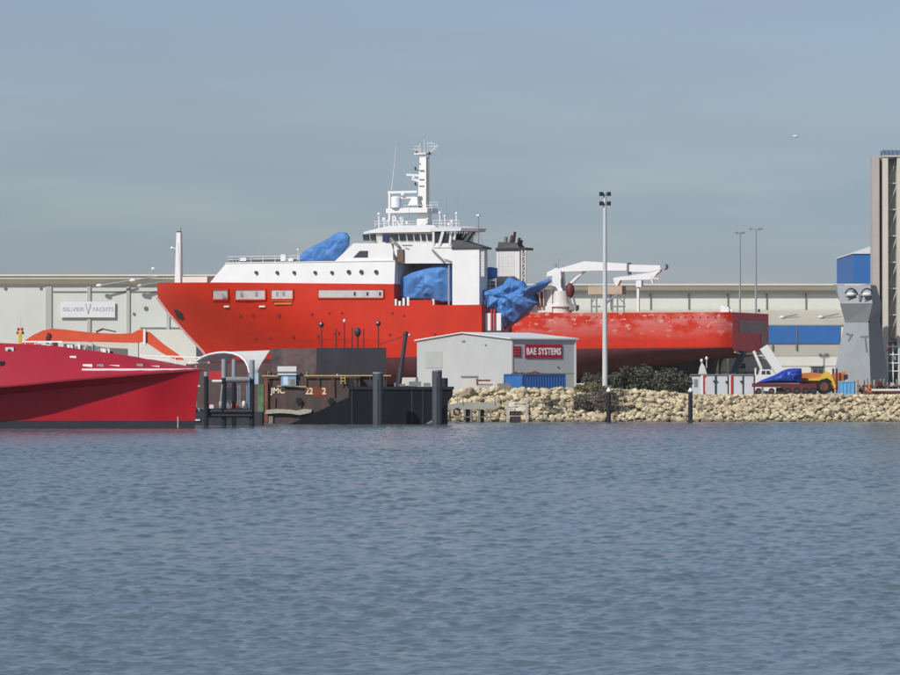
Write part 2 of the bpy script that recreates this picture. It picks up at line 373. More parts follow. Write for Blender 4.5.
# ------------------------------------------------------------------ sheds behind
def flood_arm(fr, px, py, dx, yl, label, size=1.0, m='white', grp='floodlights on the shed fronts'):
    f2 = Fr(*(W(px, py, fr.o.y + yl)), 0)
    t = thing('floodlight', label, 'floodlight', f2, grp)
    MB().ball((0, -0.6, 0), 0.72*size, 0.45, 0.36*size).build('lamp_head', m, t, 60)
    MB().tube((0.4*size, -0.5, 0.05), (dx, -0.1, dx*0.14+0.15), 0.17).build('bracket_arm', 'grey', t)
    return t
def left_shed():
    fr = Fr(-60, 770, GZ, 0)
    t = thing('shipyard_shed', 'long cream shed with white eaves behind the bow of the orange ship', 'shed', fr)
    x0 = fr.x(-160); x1 = fr.x(392); zt = fr.z(275); ze = fr.z(284.5)
    MB().box(x0, x1, 0, 60, -0.5, ze).build('wall', 'sheet', t)
    r = MB(); r.prism([(0, 0)], 0, 0) if False else None
    r.loft([(x0-1, -1.6, fr.z(279)), (x0-1, -1.6, zt), (x0-1, 30, zt+.3), (x0-1, 62, zt), (x0-1, 62, ze+.01), (x0-1, -0.3, ze+.01)],
           [(x1+1, -1.6, fr.z(279)), (x1+1, -1.6, zt), (x1+1, 30, zt+.3), (x1+1, 62, zt), (x1+1, 62, ze+.01), (x1+1, -0.3, ze+.01)])
    r.build('roof', 'fascia', t)
    MB().box(x0-1, x1+1, -1.95, -1.603, fr.z(276.2), zt+.05).build('gutter', 'fascia', t)
    for px, w in ((48.5, 6), (88.8, 3.4), (128, 3.4), (168, 3.0), (208, 3), (-30, 6)):
        MB().pbox(fr, px-w/2, px+w/2, 286.5, 390, -0.3, -0.003).build('pilaster', 'pilaster', t)
    b = MB(); b.pbox(fr, 53, 172, 291.2, 292.4, -0.12, -0.004); b.pbox(fr, 140, 300, 327.4, 328.6, -0.12, -0.004)
    b.build('joint_strip', 'joint', t)
    for px, py, r_ in ((5.5, 288.5, .35), (41, 288.5, .3), (146, 308.5, .45), (134, 314, .3)):
        MB().tube(fr.p(px, py, -0.15), fr.p(px, py, -0.002), r_, n=10).build('vent', 'joint', t)
    MB().pbox(fr, 178.8, 180.2, 318, 390, -0.4, -0.1).build('downpipe', 'joint', t)
    MB().pbox(fr, 141, 196, 329.5, 392, -3.2, -0.4).build('annex', 'sheet2', t)
    # hanging banner on the wall
    fs = Fr(0, 770, GZ, 0); s_ = thing('banner_sign', 'pale banner with grey blue lettering and V emblem on the cream shed', 'sign', Fr(fs.x(87), 769.5, fs.z(309), 0))
    f3 = Fr(fs.x(87), 769.5, fs.z(309), 0); f3.o.z = GZ + fs.z(309); s_.location = f3.o
    MB().pbox(f3, 60, 115, 301.5, 317.5, -0.08, 0.08).build('board', mat('pale_banner', (0.66, 0.67, 0.66), 0.6, 0.03), s_)
    for txt, pa, pb in (('SILVER', 62.5, 84.5), ('YACHTS', 91.5, 113.5)):
        a = f3.p((pa+pb)/2, 309.2, -0.1)
        text_mesh('lettering', txt, 3.9*770/F, 'text_g', s_, a, width=(pb-pa)*770/F, bold=0.012)
    e = MB(); a, b_, c = f3.p(85.2, 303.5, -0.12), f3.p(88, 313.5, -0.12), f3.p(90.4, 303.5, -0.12)
    e.bar(a, b_, 0.12); e.bar(c, b_, 0.12); e.build('emblem', 'text_g', s_)
    flood_arm(fr, 99.5, 285.6, 6.4, -1.4, 'white floodlight on long arm at the shed eaves, leftmost', 0.95)
    flood_arm(fr, 133, 280.6, 5.2, -2.2, 'white floodlight high on the shed gutter left of the foremast')
    flood_arm(fr, 139.3, 285.6, 5.0, -1.4, 'white floodlight beneath the gutter light left of the foremast', .9)
    fl = Fr(*W(153.2, 274.5, 780)); tl = thing('roof_lamp', 'small white lamp on short stem above the cream shed roof', 'lamp', fl)
    MB().tube((0, 0, -1.5), (0, 0, 1.0), 0.07).build('stem', 'grey', tl); MB().ball((0, 0, 1.2), .45, .4, .3).build('lamp_head', 'white', tl, 60)
left_shed()
def right_shed():
    fr = Fr(100, 790, GZ, 0)
    t = thing('shipyard_hall', 'long cream hall with blue cladding band behind the stern of the ship', 'shed', fr)
    x0, x1 = fr.x(470), fr.x(868)
    MB().box(x0, x1, 6, 70, -0.5, fr.z(292)).build('wall', 'sheet2', t)
    zt = fr.z(283.6)
    MB().loft([(x0-1, 3.9, fr.z(286.4)), (x0-1, 3.9, zt), (x0-1, 35, zt+.3), (x0-1, 72, zt), (x0-1, 72, fr.z(291)), (x0-1, 5.9, fr.z(291.5))],
              [(x1+1, 3.9, fr.z(286.4)), (x1+1, 3.9, zt), (x1+1, 35, zt+.3), (x1+1, 72, zt), (x1+1, 72, fr.z(291)), (x1+1, 5.9, fr.z(291.5))]).build('roof', 'fascia', t)
    MB().box(x0-1, x1+1, 3.55, 3.897, fr.z(284.8), zt+.06).build('gutter', 'fascia', t)
    MB().box(x0, x1, 5.2, 5.997, fr.z(292.6), fr.z(286.9)).build('soffit_shade_panel', 'pilaster', t)  # grey panel stands for the shade under the eaves
    for px in (611, 650.7, 689, 728, 766.8, 806, 845):
        MB().pbox(fr, px-.6, px+.6, 292.8, 309.5, 5.75, 5.997).build('joint_strip', 'joint', t)
    zr = fr.z(325.5)
    MB().loft([(x0, -3, zr), (x0, -3, zr+.25), (x0, 5.7, fr.z(309.5)), (x0, 5.7, zr)], [(x1, -3, zr), (x1, -3, zr+.25), (x1, 5.7, fr.z(309.5)), (x1, 5.7, zr)]).build('annex_roof', 'beige', t)
    MB().box(x0, x1, -2.7, 5.9, -0.5, zr-.01).build('annex_wall', 'sheet2', t)
    MB().box(x0, fr.x(840, -3), -3.0, -2.703, fr.z(343.5, 0, -3), zr-.02).build('cladding_band', 'bluecl', t)
    b = MB()
    for py in (355.5, 366): b.box(x0, x1, -2.78, -2.703, fr.z(py+.5, 0, -3), fr.z(py-.5, 0, -3))
    b.build('seam', 'pilaster', t)
    MB().box(x0, x1, -2.76, -2.704, fr.z(355, 0, -3), fr.z(344.2, 0, -3)).build('cream_band', 'beige', t)
    for px, a, b_ in ((797, 327, 343), (796.5, 344, 350), (772.5, 344, 350)):
        MB().pbox(fr, px-.6, px+.6, a, b_, -3.15, -2.9).build('joint_strip', 'joint', t)
    flood_arm(fr, 782, 317.2, 3.2, 1.0, 'white floodlight above blue band, left one beside the stern', 0.85)
    flood_arm(fr, 820.5, 317, 3.8, 1.0, 'white floodlight above blue band, right one beside the grey mast', 0.85)
    fb = at(885, 930, GZ)
    h = thing('blue_hall', 'tall blue clad hall with pale sloping roof behind the lift tower', 'building', fb)
    MB().pbox(fb, 853.5, 950, 254, 395, 0, 40).build('wall', 'bluecl', h)
    MB().pprism(fb, [(852.8, 253.7), (852.8, 252.4), (893, 239), (952, 252.4), (952, 253.7)], -0.3, 40).build('roof', mat('pale_roof', (.62, .63, .65), .5, .05), h)
right_shed()

# ------------------------------------------------------------------ the orange ship on the hardstand
SHIP = Fr(-2.0, 690, GZ, -24)
BM_ = 11.0                                            # half breadth
def hull_mats():
    # weathered orange topsides: pinkish chalky patches aft, faint soot and rust elsewhere
    m = mat('orange_hull_paint', (0.475, 0.020, 0.003), 0.5, 0.09, 0.25, streak=0.28, streak_col=(0.27, 0.020, 0.010), spec=.3)
    nt = m.node_tree; N = nt.nodes; L = nt.links; b = N['Principled BSDF']
    prev = b.inputs['Base Color'].links[0].from_socket
    tc = N.new('ShaderNodeTexCoord'); sp = N.new('ShaderNodeSeparateXYZ'); L.new(tc.outputs['Object'], sp.inputs[0])
    nz = N.new('ShaderNodeTexNoise'); nz.inputs['Scale'].default_value = 0.22; nz.inputs['Detail'].default_value = 7; nz.inputs['Roughness'].default_value = 0.6
    mp = N.new('ShaderNodeMapping'); mp.inputs['Scale'].default_value = (1, 1, 1.9)
    L.new(tc.outputs['Object'], mp.inputs[0]); L.new(mp.outputs[0], nz.inputs[0])
    def rng_(src, a, c, lo=0., hi=1.):
        r = N.new('ShaderNodeMapRange'); r.inputs[1].default_value = a; r.inputs[2].default_value = c
        r.inputs[3].default_value = lo; r.inputs[4].default_value = hi; L.new(src, r.inputs[0]); return r.outputs[0]
    def mul(a, c):
        k = N.new('ShaderNodeMath'); k.operation = 'MULTIPLY'; L.new(a, k.inputs[0]); L.new(c, k.inputs[1]); return k.outputs[0]
    aft = mul(rng_(sp.outputs[0], 13, 17), rng_(sp.outputs[2], 9.2, 12.5))
    patch = mul(rng_(nz.outputs[0], 0.42, 0.53, 0, 0.72), aft)
    mx = N.new('ShaderNodeMix'); mx.data_type = 'RGBA'; L.new(patch, mx.inputs[0]); L.new(prev, mx.inputs[6]); mx.inputs[7].default_value = (0.52, 0.17, 0.15, 1)
    n2 = N.new('ShaderNodeTexNoise'); n2.inputs['Scale'].default_value = 0.8; n2.inputs['Detail'].default_value = 8
    L.new(mp.outputs[0], n2.inputs[0])
    sc = mul(rng_(n2.outputs[0], 0.60, 0.64, 0, 0.75), aft)
    m3 = N.new('ShaderNodeMix'); m3.data_type = 'RGBA'; L.new(sc, m3.inputs[0]); L.new(mx.outputs[2], m3.inputs[6]); m3.inputs[7].default_value = (0.60, 0.33, 0.27, 1)
    bk = N.new('ShaderNodeTexBrick'); bk.inputs['Scale'].default_value = 1.0; bk.inputs['Brick Width'].default_value = 9.0; bk.inputs['Row Height'].default_value = 2.3
    bk.inputs['Mortar Size'].default_value = 0.035; bk.inputs['Mortar Smooth'].default_value = 0.3
    cb = N.new('ShaderNodeCombineXYZ'); L.new(sp.outputs[0], cb.inputs[0]); L.new(sp.outputs[2], cb.inputs[1]); L.new(cb.outputs[0], bk.inputs[0])
    r5 = N.new('ShaderNodeMath'); r5.operation = 'MULTIPLY'; r5.inputs[1].default_value = 0.22; L.new(bk.outputs['Fac'], r5.inputs[0])
    m5 = N.new('ShaderNodeMix'); m5.data_type = 'RGBA'; L.new(r5.outputs[0], m5.inputs[0]); L.new(m3.outputs[2], m5.inputs[6]); m5.inputs[7].default_value = (0.20, 0.02, 0.01, 1)
    L.new(m5.outputs[2], b.inputs['Base Color'])
    a = mat('antifouling_paint', (0.085, 0.020, 0.023), 0.75, 0.3, 0.35, streak=0.6, streak_col=(0.04, 0.025, 0.03))
    t = mat('transom_bounce_paint', (0.62, 0.045, 0.05), 0.55, 0.12, 0.3, streak=0.3, streak_col=(0.30, 0.20, 0.20), stretch=0.4)  # transom: same hull paint, colour raised to stand for bounced light
    return [m, a, t]
def build_ship():
    fr = SHIP
    ship = thing('support_ship', 'long orange hulled ship with white bridge standing in the yard', 'ship', fr)
    P = fr.p
    # profile of the stem on the centreline: (z, x)
    st = [P(a, b, 0) for a, b in ((157, 283), (157.2, 297), (168, 312), (186, 333), (204, 352), (214, 372), (222, 392))]
    st = sorted([(v.z, v.x) for v in st])
    def stem(z):
        if z <= st[0][0]: return st[0][1]
        for (za, xa), (zb, xb) in zip(st[:-1], st[1:]):
            if za <= z <= zb: return xa + (xb-xa)*(z-za)/(zb-za)
        return st[-1][1]
    zdeck = fr.z(284, fr.x(300, -BM_), -BM_); zk = 1.5
    XS_ = fr.x(722, -BM_) + 1.3
    def half(x, z):
        d = x - stem(z)
        if d <= 0: return 0.0
        k = min(1, max(0, (z-6)/(zdeck-6))); Ln = 46 - 20*k
        t = min(1, d/Ln); e = 1.55 + 0.75*k
        return BM_*(1-(1-t)**e) - 1.7*max(0, (x-(XS_-3.0))/3.0)**2.2
    def near(px, py, off=0.0):                         # point on the near side of the hull under a photo pixel
        yl = -BM_
        for _ in range(14):
            v = P(px, py, yl); yl = 0.5*yl - 0.5*half(v.x, v.z)
        v = P(px, py, yl); return Vector((v.x, yl-off, v.z))
    xs = XS_
    # paint line and keel line along the ship
    def boot(x):
        pts = [(fr.x(200, 0), fr.z(360, fr.x(200, 0), 0)), (fr.x(390, -BM_), fr.z(357.5, fr.x(390, -BM_), -BM_)),
               (fr.x(580, -BM_), fr.z(348.5, fr.x(580, -BM_), -BM_)), (fr.x(700, -BM_), fr.z(347.5, fr.x(700, -BM_), -BM_)), (xs+1, fr.z(347, xs, -BM_))]
        if x <= pts[0][0]: return pts[0][1]
        for (xa, za), (xb, zb) in zip(pts[:-1], pts[1:]):
            if xa <= x <= xb: return za + (zb-za)*(x-xa)/(xb-xa)
        return pts[-1][1]
    xr0 = fr.x(535, -BM_); zend = fr.z(352.5, xs, -BM_) - 0.4
    def keel(x): return zk if x < xr0 else zk + (zend-zk)*((x-xr0)/(xs-xr0))**0.72
    zlo = fr.z(338, fr.x(480, -BM_), -BM_)
    hull = MB()
    S_ = [0, .003, .008, .016, .027, .04, .06, .085, .115, .15, .19, .235, .28, .33, .38, .43, .48, .53, .58, .63, .68, .72, .76, .80, .84, .87, .90, .93, .95, .965, .978, .986, .993, 1.0]
    # lower body
    rows = []
    lv = [0, .08, .2, .34, .5, .66, .8, .92, 1.0]; uv = [.25, .5, .75, 1.0]
    for s_ in S_:
        ring = []
        xd = stem(zlo) + s_*(xs-stem(zlo)); zb = boot(xd); kz = min(keel(xd), zb-0.3); fb = 0.50 if xd < xr0 else 0.50 - .35*min(1, (xd-xr0)/(xs-xr0)*2)
        for a in lv:
            an = a*math.pi/2; z = zb - (zb-kz)*math.cos(an); x = stem(z) + s_*(xs-stem(z))
            ring.append((x, -half(x, max(z, zb-2))*(fb+(1-fb)*math.sin(an)), z))
        for u in uv:
            z = zb + (zlo-zb)*u; x = stem(z) + s_*(xs-stem(z)); ring.append((x, -half(x, z), z))
        rows.append(ring)
    nlev = len(rows[0])
    for side in (1, -1):
        o = len(hull.V); hull.V += [(x, y*side, z) for r in rows for x, y, z in r]
        for i in range(len(rows)-1):
            for j in range(nlev-1):
                hull.mi = 1 if j < len(lv)-1 else 0
                hull.face((o+i*nlev+j, o+(i+1)*nlev+j, o+(i+1)*nlev+j+1, o+i*nlev+j+1))
    hull.mi = 1
    for i in range(len(rows)-1):
        a, b = rows[i][0], rows[i+1][0]; hull.add([a, b, (b[0], -b[1], b[2]), (a[0], -a[1], a[2])], [(0, 1, 2, 3)])
    def upper(x0, x1, zt0, zt1, ss, bulk0=True, bulk1=True):
        R_ = []
        for s_ in ss:
            col = []; 
            for u in (0, .2, .4, .6, .8, 1.0):
                zt = zt0 + (zt1-zt0)*s_; z = zlo + (zt-zlo)*u
                xa = stem(z) if x0 is None else x0
                x = xa + s_*(x1-xa); col.append((x, -half(x, z), z))
            R_.append(col)
        hull.mi = 0
        for side in (1, -1):
            o = len(hull.V); hull.V += [(x, y*side, z) for r in R_ for x, y, z in r]
            for i in range(len(R_)-1):
                for j in range(5): hull.face((o+i*6+j, o+(i+1)*6+j, o+(i+1)*6+j+1, o+i*6+j+1))
        for i in range(len(R_)-1):
            a, b = R_[i][5], R_[i+1][5]; hull.add([a, b, (b[0], -b[1], b[2]), (a[0], -a[1], a[2])], [(0, 1, 2, 3)])
        for k, on in ((0, bulk0), (-1, bulk1)):
            if on and abs(R_[k][0][1]) > .01:
                c = R_[k]; hull.add(c + [(x, -y, z) for x, y, z in c[::-1]], [tuple(range(12))])
    zt = st[-1][0]
    xA = fr.x(394, -BM_)
    fine = [0, .005, .012, .025, .045, .07, .10, .14, .19, .25, .32, .40, .5, .6, .7, .8, .9, 1.0]
    upper(None, xA, zt, fr.z(284, xA, -BM_), fine, False, True)
    xB = fr.x(481.5, -BM_); xC = fr.x(409, -BM_); xD = fr.x(432, -BM_)
    upper(xA, xC, fr.z(305.5, xA, -BM_), fr.z(305.5, xC, -BM_), [0, 1], False, False)
    upper(xC, xD, fr.z(300, xC, -BM_), fr.z(300, xD, -BM_), [0, .5, 1], True, True)
    upper(xD, xB, fr.z(305, xD, -BM_), fr.z(305, xB, -BM_), [0, .5, 1], False, True)
    xE, xF = fr.x(512, -BM_), fr.x(531, -BM_)
    upper(xE, xF, fr.z(326, xE, -BM_), fr.z(313, xF, -BM_), [0, .35, .7, 1], True, False)
    upper(xF, xs, fr.z(313, xF, -BM_), fr.z(312, xs, -BM_), [0, .2, .4, .6, .8, .88, .93, .96, .98, 1], False, False)
    # main deck in the waist
    hull.mi = 0; hull.add([(xB, -half(xB, zlo), zlo), (xE, -half(xE, zlo), zlo), (xE, half(xE, zlo), zlo), (xB, half(xB, zlo), zlo)], [(0, 1, 2, 3)])
    # transom: last ring closed, a little raked
    zt_ = fr.z(312, xs, -BM_); last = [(x, y, z) for x, y, z in rows[-1]] + [(xs, -half(xs, zlo), zlo+(zt_-zlo)*u) for u in (.2, .4, .6, .8, 1)]
    hull.mi = 2; hull.add(last + [(x, -y, z) for x, y, z in last[::-1]], [tuple(range(2*len(last)))])
    HM = hull_mats()
    h = hull.build('hull', HM, ship, smooth=22)
    # transom details: grey primer strip, stern fender frame
    t = MB(); zz0, zz1 = fr.z(345, xs, 0), fr.z(313.5, xs, 0)
    t.box(xs+.003, xs+.10, 5.3, 8.2, zz0-.5, zz1-3.5); t.box(xs+.003, xs+.09, -6, 8.2, zz1-3.45, zz1-1.2)
    t.build('primer_patch', mat('grey_primer', (0.34, 0.22, 0.22), .7, .15, .6), h)
    t = MB(); t.path([(xs+.1, -8.6, zend+.5), (xs+.25, -5, zend+.15), (xs+.25, 3, zend+.5), (xs+.25, 8, zend+.1)], 0.13); t.build('weld_seam', 'offwhite', h)
    # mooring openings along the shell: grey plate inside a proud lip
    def patch(p0, p1, q0, q1, off, n=10):
        k = MB(); A = []; B = []
        for i in range(n+1):
            px = p0 + (p1-p0)*i/n; A.append(near(px, q1, off)); B.append(near(px, q0, off))
        pts = A + B + [v + Vector((0, off+.25, 0)) for v in A] + [v + Vector((0, off+.25, 0)) for v in B]; m_ = n+1
        fs = []
        for i in range(n): fs += [(i, i+1, m_+i+1, m_+i), (2*m_+i, 3*m_+i, 3*m_+i+1, 2*m_+i+1), (m_+i, m_+i+1, 3*m_+i+1, 3*m_+i), (i, 2*m_+i, 2*m_+i+1, i+1)]
        fs += [(0, m_, 3*m_, 2*m_), (n, 2*m_+n, 3*m_+n, m_+n)]
        k.add(pts, fs); return k
    opg = mat('opening_grey', (0.44, 0.43, 0.42), 0.6, 0.12, 0.9, streak=.25)
    for p0, p1, q0, q1 in ((213, 228, 289.8, 299.3), (235.5, 265.5, 289.8, 299.5), (271.5, 293, 289.8, 299), (318.5, 383.5, 289.5, 297.8)):
        o = patch(p0, p1, q0, q1, 0.10).build('mooring_opening', opg, h)
        lip = MB()
        for (a, b) in (((p0-.7, q0-.4), (p1+.7, q0-.4)), ((p0-.4, q0), (p0-.4, q1)), ((p1+.4, q0), (p1+.4, q1)), ((p0-.7, q1+.3), (p1+.7, q1+.3))):
            n_ = 5 if a[1] == b[1] else 1
            pts = [near(a[0]+(b[0]-a[0])*i/n_, a[1]+(b[1]-a[1])*i/n_, .12) for i in range(n_+1)]
            for u, v in zip(pts[:-1], pts[1:]): lip.bar(u, v, 0.22)
        lip.build('lip', HM[0], o)
        d = MB()
        if p1-p0 > 40:
            for px in (354.7, 367.5): MB().pbox(fr, px-1.1, px+1.1, 292, 295.8, -BM_-.12, -BM_+.05).build('fairlead', 'dark', o)
            d.pbox(fr, 378.9, 381.1, 292, 295.8, -BM_-.12, -BM_+.05)
        elif p0 < 220:
            a, b = near(222, 294.5, .1), near(227, 294.5, .1); d.box(a.x, b.x, a.y, a.y+.3, a.z-.7, a.z+.5)
        else:
            a = near(p0+6, 294, .12); MB().box(a.x-.25, a.x+.25, a.y, a.y+.3, a.z-.4, a.z+.4).build('fairlead', 'midgrey', o)
            a = near(p1-9, 294, .12); d.box(a.x-.25, a.x+.25, a.y, a.y+.3, a.z-.4, a.z+.4)
        d.build('fairlead', 'midgrey' if p1-p0 < 40 else 'dark', o)
    k = MB(); a = near(275, 303.6, .1); b = near(292, 303.6, .1); k.bar(a, b, .3); a = near(272, 300.8, .12); b = near(293, 300.8, .12); k.bar(a, b, .12)
    k.build('rubbing_bar', 'orange', h)
    # anchor pocket, holes, drain marks
    k = MB()
    c = [near(px, py, .06) for px, py in ((173.6, 309.5), (176.5, 309.8), (182, 313.5), (184.6, 319), (182.5, 320.8), (177.5, 318))]
    k.loft(c, [v + Vector((.25, .3, 0)) for v in c]); k.build('anchor_pocket', 'black', h)
    k = MB()
    for px, py, r in ((240, 315, .35), (252.5, 315, .3), (278.5, 315, .4), (312, 314.6, .3), (329.5, 313.5, .26), (342, 313.5, .26), (255, 337.5, .38), (270, 337, .3), (293, 336.5, .34), (318, 336, .3), (392.5, 313.5, .25), (390, 335, .25), (435, 334.5, .25), (404, 316, .2), (338.5, 333, .26)):
        v = near(px, py, .05); k.tube(v, v + Vector((0.05, .5, 0.05)), r, n=8)
    k.build('drain_hole', mat('hole_dark', (0.16, 0.012, 0.01), .8, .2), h)
    k = MB()
    for px, w in ((227, 5), (262.5, 6)):
        a, b = near(px-w/2, 306.5, .06), near(px+w/2, 306.5, .06); k.bar(a, b, .28)
    k.build('draught_mark', 'offwhite', h)
    # stem bar: worn pale edge
    k = MB(); pts = [(x-.03, 0, z) for z, x in st[1:6]]
    for a, b in zip(pts[:-1], pts[1:]): k.bar(a, b, .45)
    k.build('stem_bar', mat('scuffed_stem', (.40, .24, .22), .6, .2, .8), h)

    # ---- forecastle house
    xq = fr.x(394, -BM_); zA0 = fr.z(284, xq, -BM_)+.02; zA1 = fr.z(262.3, fr.x(300, -BM_), -BM_)
    def plan(x0, x1, z, ins=0.2, n=24):
        L_ = [(x0 + (x1-x0)*i/n) for i in range(n+1)]
        return [(x, -(max(.5, half(x, zA0)-ins)), z) for x in L_] + [(x, max(.5, half(x, zA0)-ins), z) for x in L_[::-1]]
    def front(px, py):
        v = near(px, py); return v.x
    xb = front(206, 284); xt = front(224.5, 264)
    house = MB().loft(plan(xb, xq-.02, zA0), plan(xt, xq-.02, zA1, ins=.5)); hs = house.build('deckhouse', 'white', ship, smooth=25)
    MB().loft(plan(xt-.15, xq, zA1+.003, ins=.38), plan(xt-.15, xq, zA1+.16, ins=.38)).build('deck_edge', 'white', hs)
    def porthole(px, py, r=0.36, par=hs):
        v = near(px, py); v = P(px, py, v.y+.12); p_ = MB().tube((v.x, v.y-.12, v.z), (v.x, v.y+.4, v.z), r, n=12).build('porthole', 'glass', par)
        return p_
    for px in (256, 277, 294, 315, 331.8): porthole(px, 272.5, .30)
    for px in (348.6, 361.2, 376): porthole(px, 271.8, .36)
    # foredeck gear and rails
    k = MB(); k.loft([(v.x, v.y, v.z) for v in (P(229, 261.6, -6), P(297, 261.6, -7.5), P(297, 261.6, 3), P(229, 261.6, 2))],
                     [(v.x, v.y, v.z) for v in (P(232, 258.6, -5.8), P(297, 259, -7.3), P(297, 259, 2.8), P(232, 258.6, 1.8))]); k.build('windlass_base', 'dark', ship)
    for a_ in ((240, 246, 257.8, 261, -6.5, -5), (280.5, 285.5, 254.5, 261, -7.6, -6.5), (288, 293, 258, 261, -7.8, -6.8)): MB().pbox(fr, *a_).build('deck_locker', 'white', ship)
    def rail(pts, h=1.05, lv=(1.05, .55), step=1.7, r=.045, par=ship, m='white', name='railing'):
        k = MB()
        for a, b in zip(pts[:-1], pts[1:]):
            a = Vector(a); b = Vector(b); n_ = max(1, int((b-a).length/step))
            for l in lv: k.tube(a+Vector((0, 0, l)), b+Vector((0, 0, l)), r, n=4)
            for i in range(n_+1):
                q = a + (b-a)*i/n_; k.tube(q, q+Vector((0, 0, h)), r, n=4)
        return k.build(name, m, par)
    pts = [(x, -(half(x, zA0)-.7), zA1+.15) for x in np.linspace(xt+.3, fr.x(300, -10), 7)]
    rail(pts, r=.06, step=1.3); rail([(xt+.3, -(half(xt+.3, zA0)-.7), zA1+.15), (xt+.3, half(xt+.3, zA0)-.7, zA1+.15)], r=.06)
    rail([(x, (half(x, zA0)-.7), zA1+.15) for x in np.linspace(xt+.3, fr.x(300, -10), 5)], r=.05)
    for px, py in ((298, 249), ):
        v = P(px, 262, -7); k = MB(); k.tube(v, (v.x, v.y, fr.z(250.5, v.x, -7)), .06); k.ball((v.x, v.y, fr.z(249.8, v.x, -7)), .28, .28, .22, 8, 6); k.build('deck_light', 'white', ship)
    # foremast on the bow
    v = P(179, 284, 0); zt2 = fr.z(232.5, v.x, 0)
    a0, a1, b0, b1 = fr.x(175.3, 0), fr.x(182, 0), fr.x(177.2, 0), fr.x(181.2, 0)
    fm = MB().lofts([[(a0, -.55, v.z-3), (a1, -.55, v.z-3), (a1, .55, v.z-3), (a0, .55, v.z-3)], [(b0, -.35, zt2), (b1, -.35, zt2), (b1, .35, zt2), (b0, .35, zt2)]]).build('foremast', 'white', ship)
    c = (b0+b1)/2
    k = MB(); k.tube((b1-.1, 0, zt2), (b1-.1, 0, zt2+.9), .05, n=5); k.box(b0+.0, b1-.15, -.3, .3, zt2+.003, zt2+.22); k.build('mast_light', 'dark', fm)
    k = MB(); q = P(172, 248, 0); k.bar(q, (c, 0, q.z-.2), .12); k.ball(q, .38, .3, .28, 8, 6); k.build('horn', 'white', fm)
    k = MB(); 
    for i in range(26): k.box(a1-.1-i*.022, a1+.12-i*.022, -.62, -.58, v.z+.3*i, v.z+.3*i+.05)
    k.build('ladder', 'midgrey', fm)
    MB().pbox(fr, 182.3, 207, 276.5, 283.7, -1.5, 2.5).build('breakwater', 'offwhite', ship)

    # ---- bridge house
    yb = -10.0
    B0 = [P(334, 262, yb), P(393, 262, yb), P(393, 250, yb), P(391, 243.2, yb), P(353.5, 243.2, yb)]
    br = MB().loft([(q.x, yb, q.z) for q in B0], [(q.x, -yb, q.z) for q in B0]).build('bridge_house', 'white', ship)
    q = [P(a, b, yb-.03) for a, b in ((353, 257.6), (368, 257.6), (368, 250.8), (359.8, 250.8))]
    MB().loft([tuple(v) for v in q], [(v.x, v.y+.2, v.z) for v in q]).build('window', 'glass', br)
    # accommodation mass aft under the bridge deck (recess shade put into its blue grey colour)
    MB().pbox(fr, 392, 462, 247, 305, -3.0, 1.0).build('recess_wall', mat('recess_shade_grey', (.30, .33, .38), .6, .1, .5), ship)
    q = [P(a, b, -9.6) for a, b in ((394, 243.2), (454, 243.2), (454, 263.3), (401.5, 263.3), (394, 253))]
    wing = MB().loft([tuple(v) for v in q], [(v.x, -1.0, v.z) for v in q]).build('wing_deck', 'white', ship)
    k = MB(); a, b = P(399, 249.5, -9.9), P(402, 262, -9.9); k.box(a.x-.3, a.x+.9, -10.1, -9.62, b.z, a.z); k.build('locker', mat('brown_paint', (.13, .08, .06), .7, .2), wing)
    k = MB(); k.bar(P(390.5, 238, -10.1), P(399, 246.5, -10.1), .38); k.build('stair', 'midgrey', wing)
    k = MB()
    for d in (0, 1.2): k.bar(P(432, 249+d*1.2, -9.95), P(444, 261+d*1.2, -9.95), .16)
    k.bar(P(444, 259, -9.95), P(454, 262, -9.95), .14); k.build('stair_rail', 'midgrey', wing)
    k = MB()
    for pa, qa, pb, qb in ((402, 245, 412, 245), (405, 247.6, 409, 249), (384, 246.6, 379, 246.9)): k.bar(P(pa, qa, -9.7), P(pb, qb, -9.7), .12)
    k.build('pipe_run', 'grey', wing)
    # pillars in the recess
    k = MB()
    for px in (398, 449): k.bar(P(px, 263.2, -9), P(px, 305, -9), .28)
    k.build('pillar', 'grey', ship)
    for px, q0 in ((396, 299), (400, 301), (404, 298), (408.4, 297), (433.5, 299)):
        k = MB(); k.bar(P(px, q0, -10.6), P(px, 306, -10.6), .42); k.build('bollard', 'white', ship)
    k = MB(); k.pbox(fr, 393.6, 400.5, 284, 305, -8, -5); k.build('vent_trunk', 'midgrey', ship)
    # wheelhouse with raked windows all round
    zw0, zw1 = fr.z(243.4, fr.x(400, -9), -9), fr.z(232.6, fr.x(400, -9), -9)
    x0, x1 = fr.x(359, -8.6), fr.x(434, -8.6)
    def octo(xa, xb, y, z, c): return [(xa+c, -y, z), (xb, -y, z), (xb, y, z), (xa+c, y, z), (xa, y-c*1.4, z), (xa, -y+c*1.4, z)]
    wh = MB().lofts([octo(x0+.9, x1, 8.3, zw0-.2, 3), octo(x0+.5, x1, 8.5, zw0+.35, 3), octo(x0, x1, 9.0, zw1, 3)]).build('wheelhouse', 'offwhite', ship)
    def wq(pa, pb, qa, qb, lean, y0):
        za, zb = fr.z(qb, fr.x((pa+pb)/2, y0), y0), fr.z(qa, fr.x((pa+pb)/2, y0), y0)
        a, b = fr.x(pa, y0), fr.x(pb, y0); k = MB()
        k.loft([(a, y0+lean-.03, za), (b, y0+lean-.03, za), (b, y0+lean+.1, za), (a, y0+lean+.1, za)], [(a, y0-.03, zb), (b, y0-.03, zb), (b, y0+.1, zb), (a, y0+.1, zb)])
        return k.build('window', 'glass', wh)
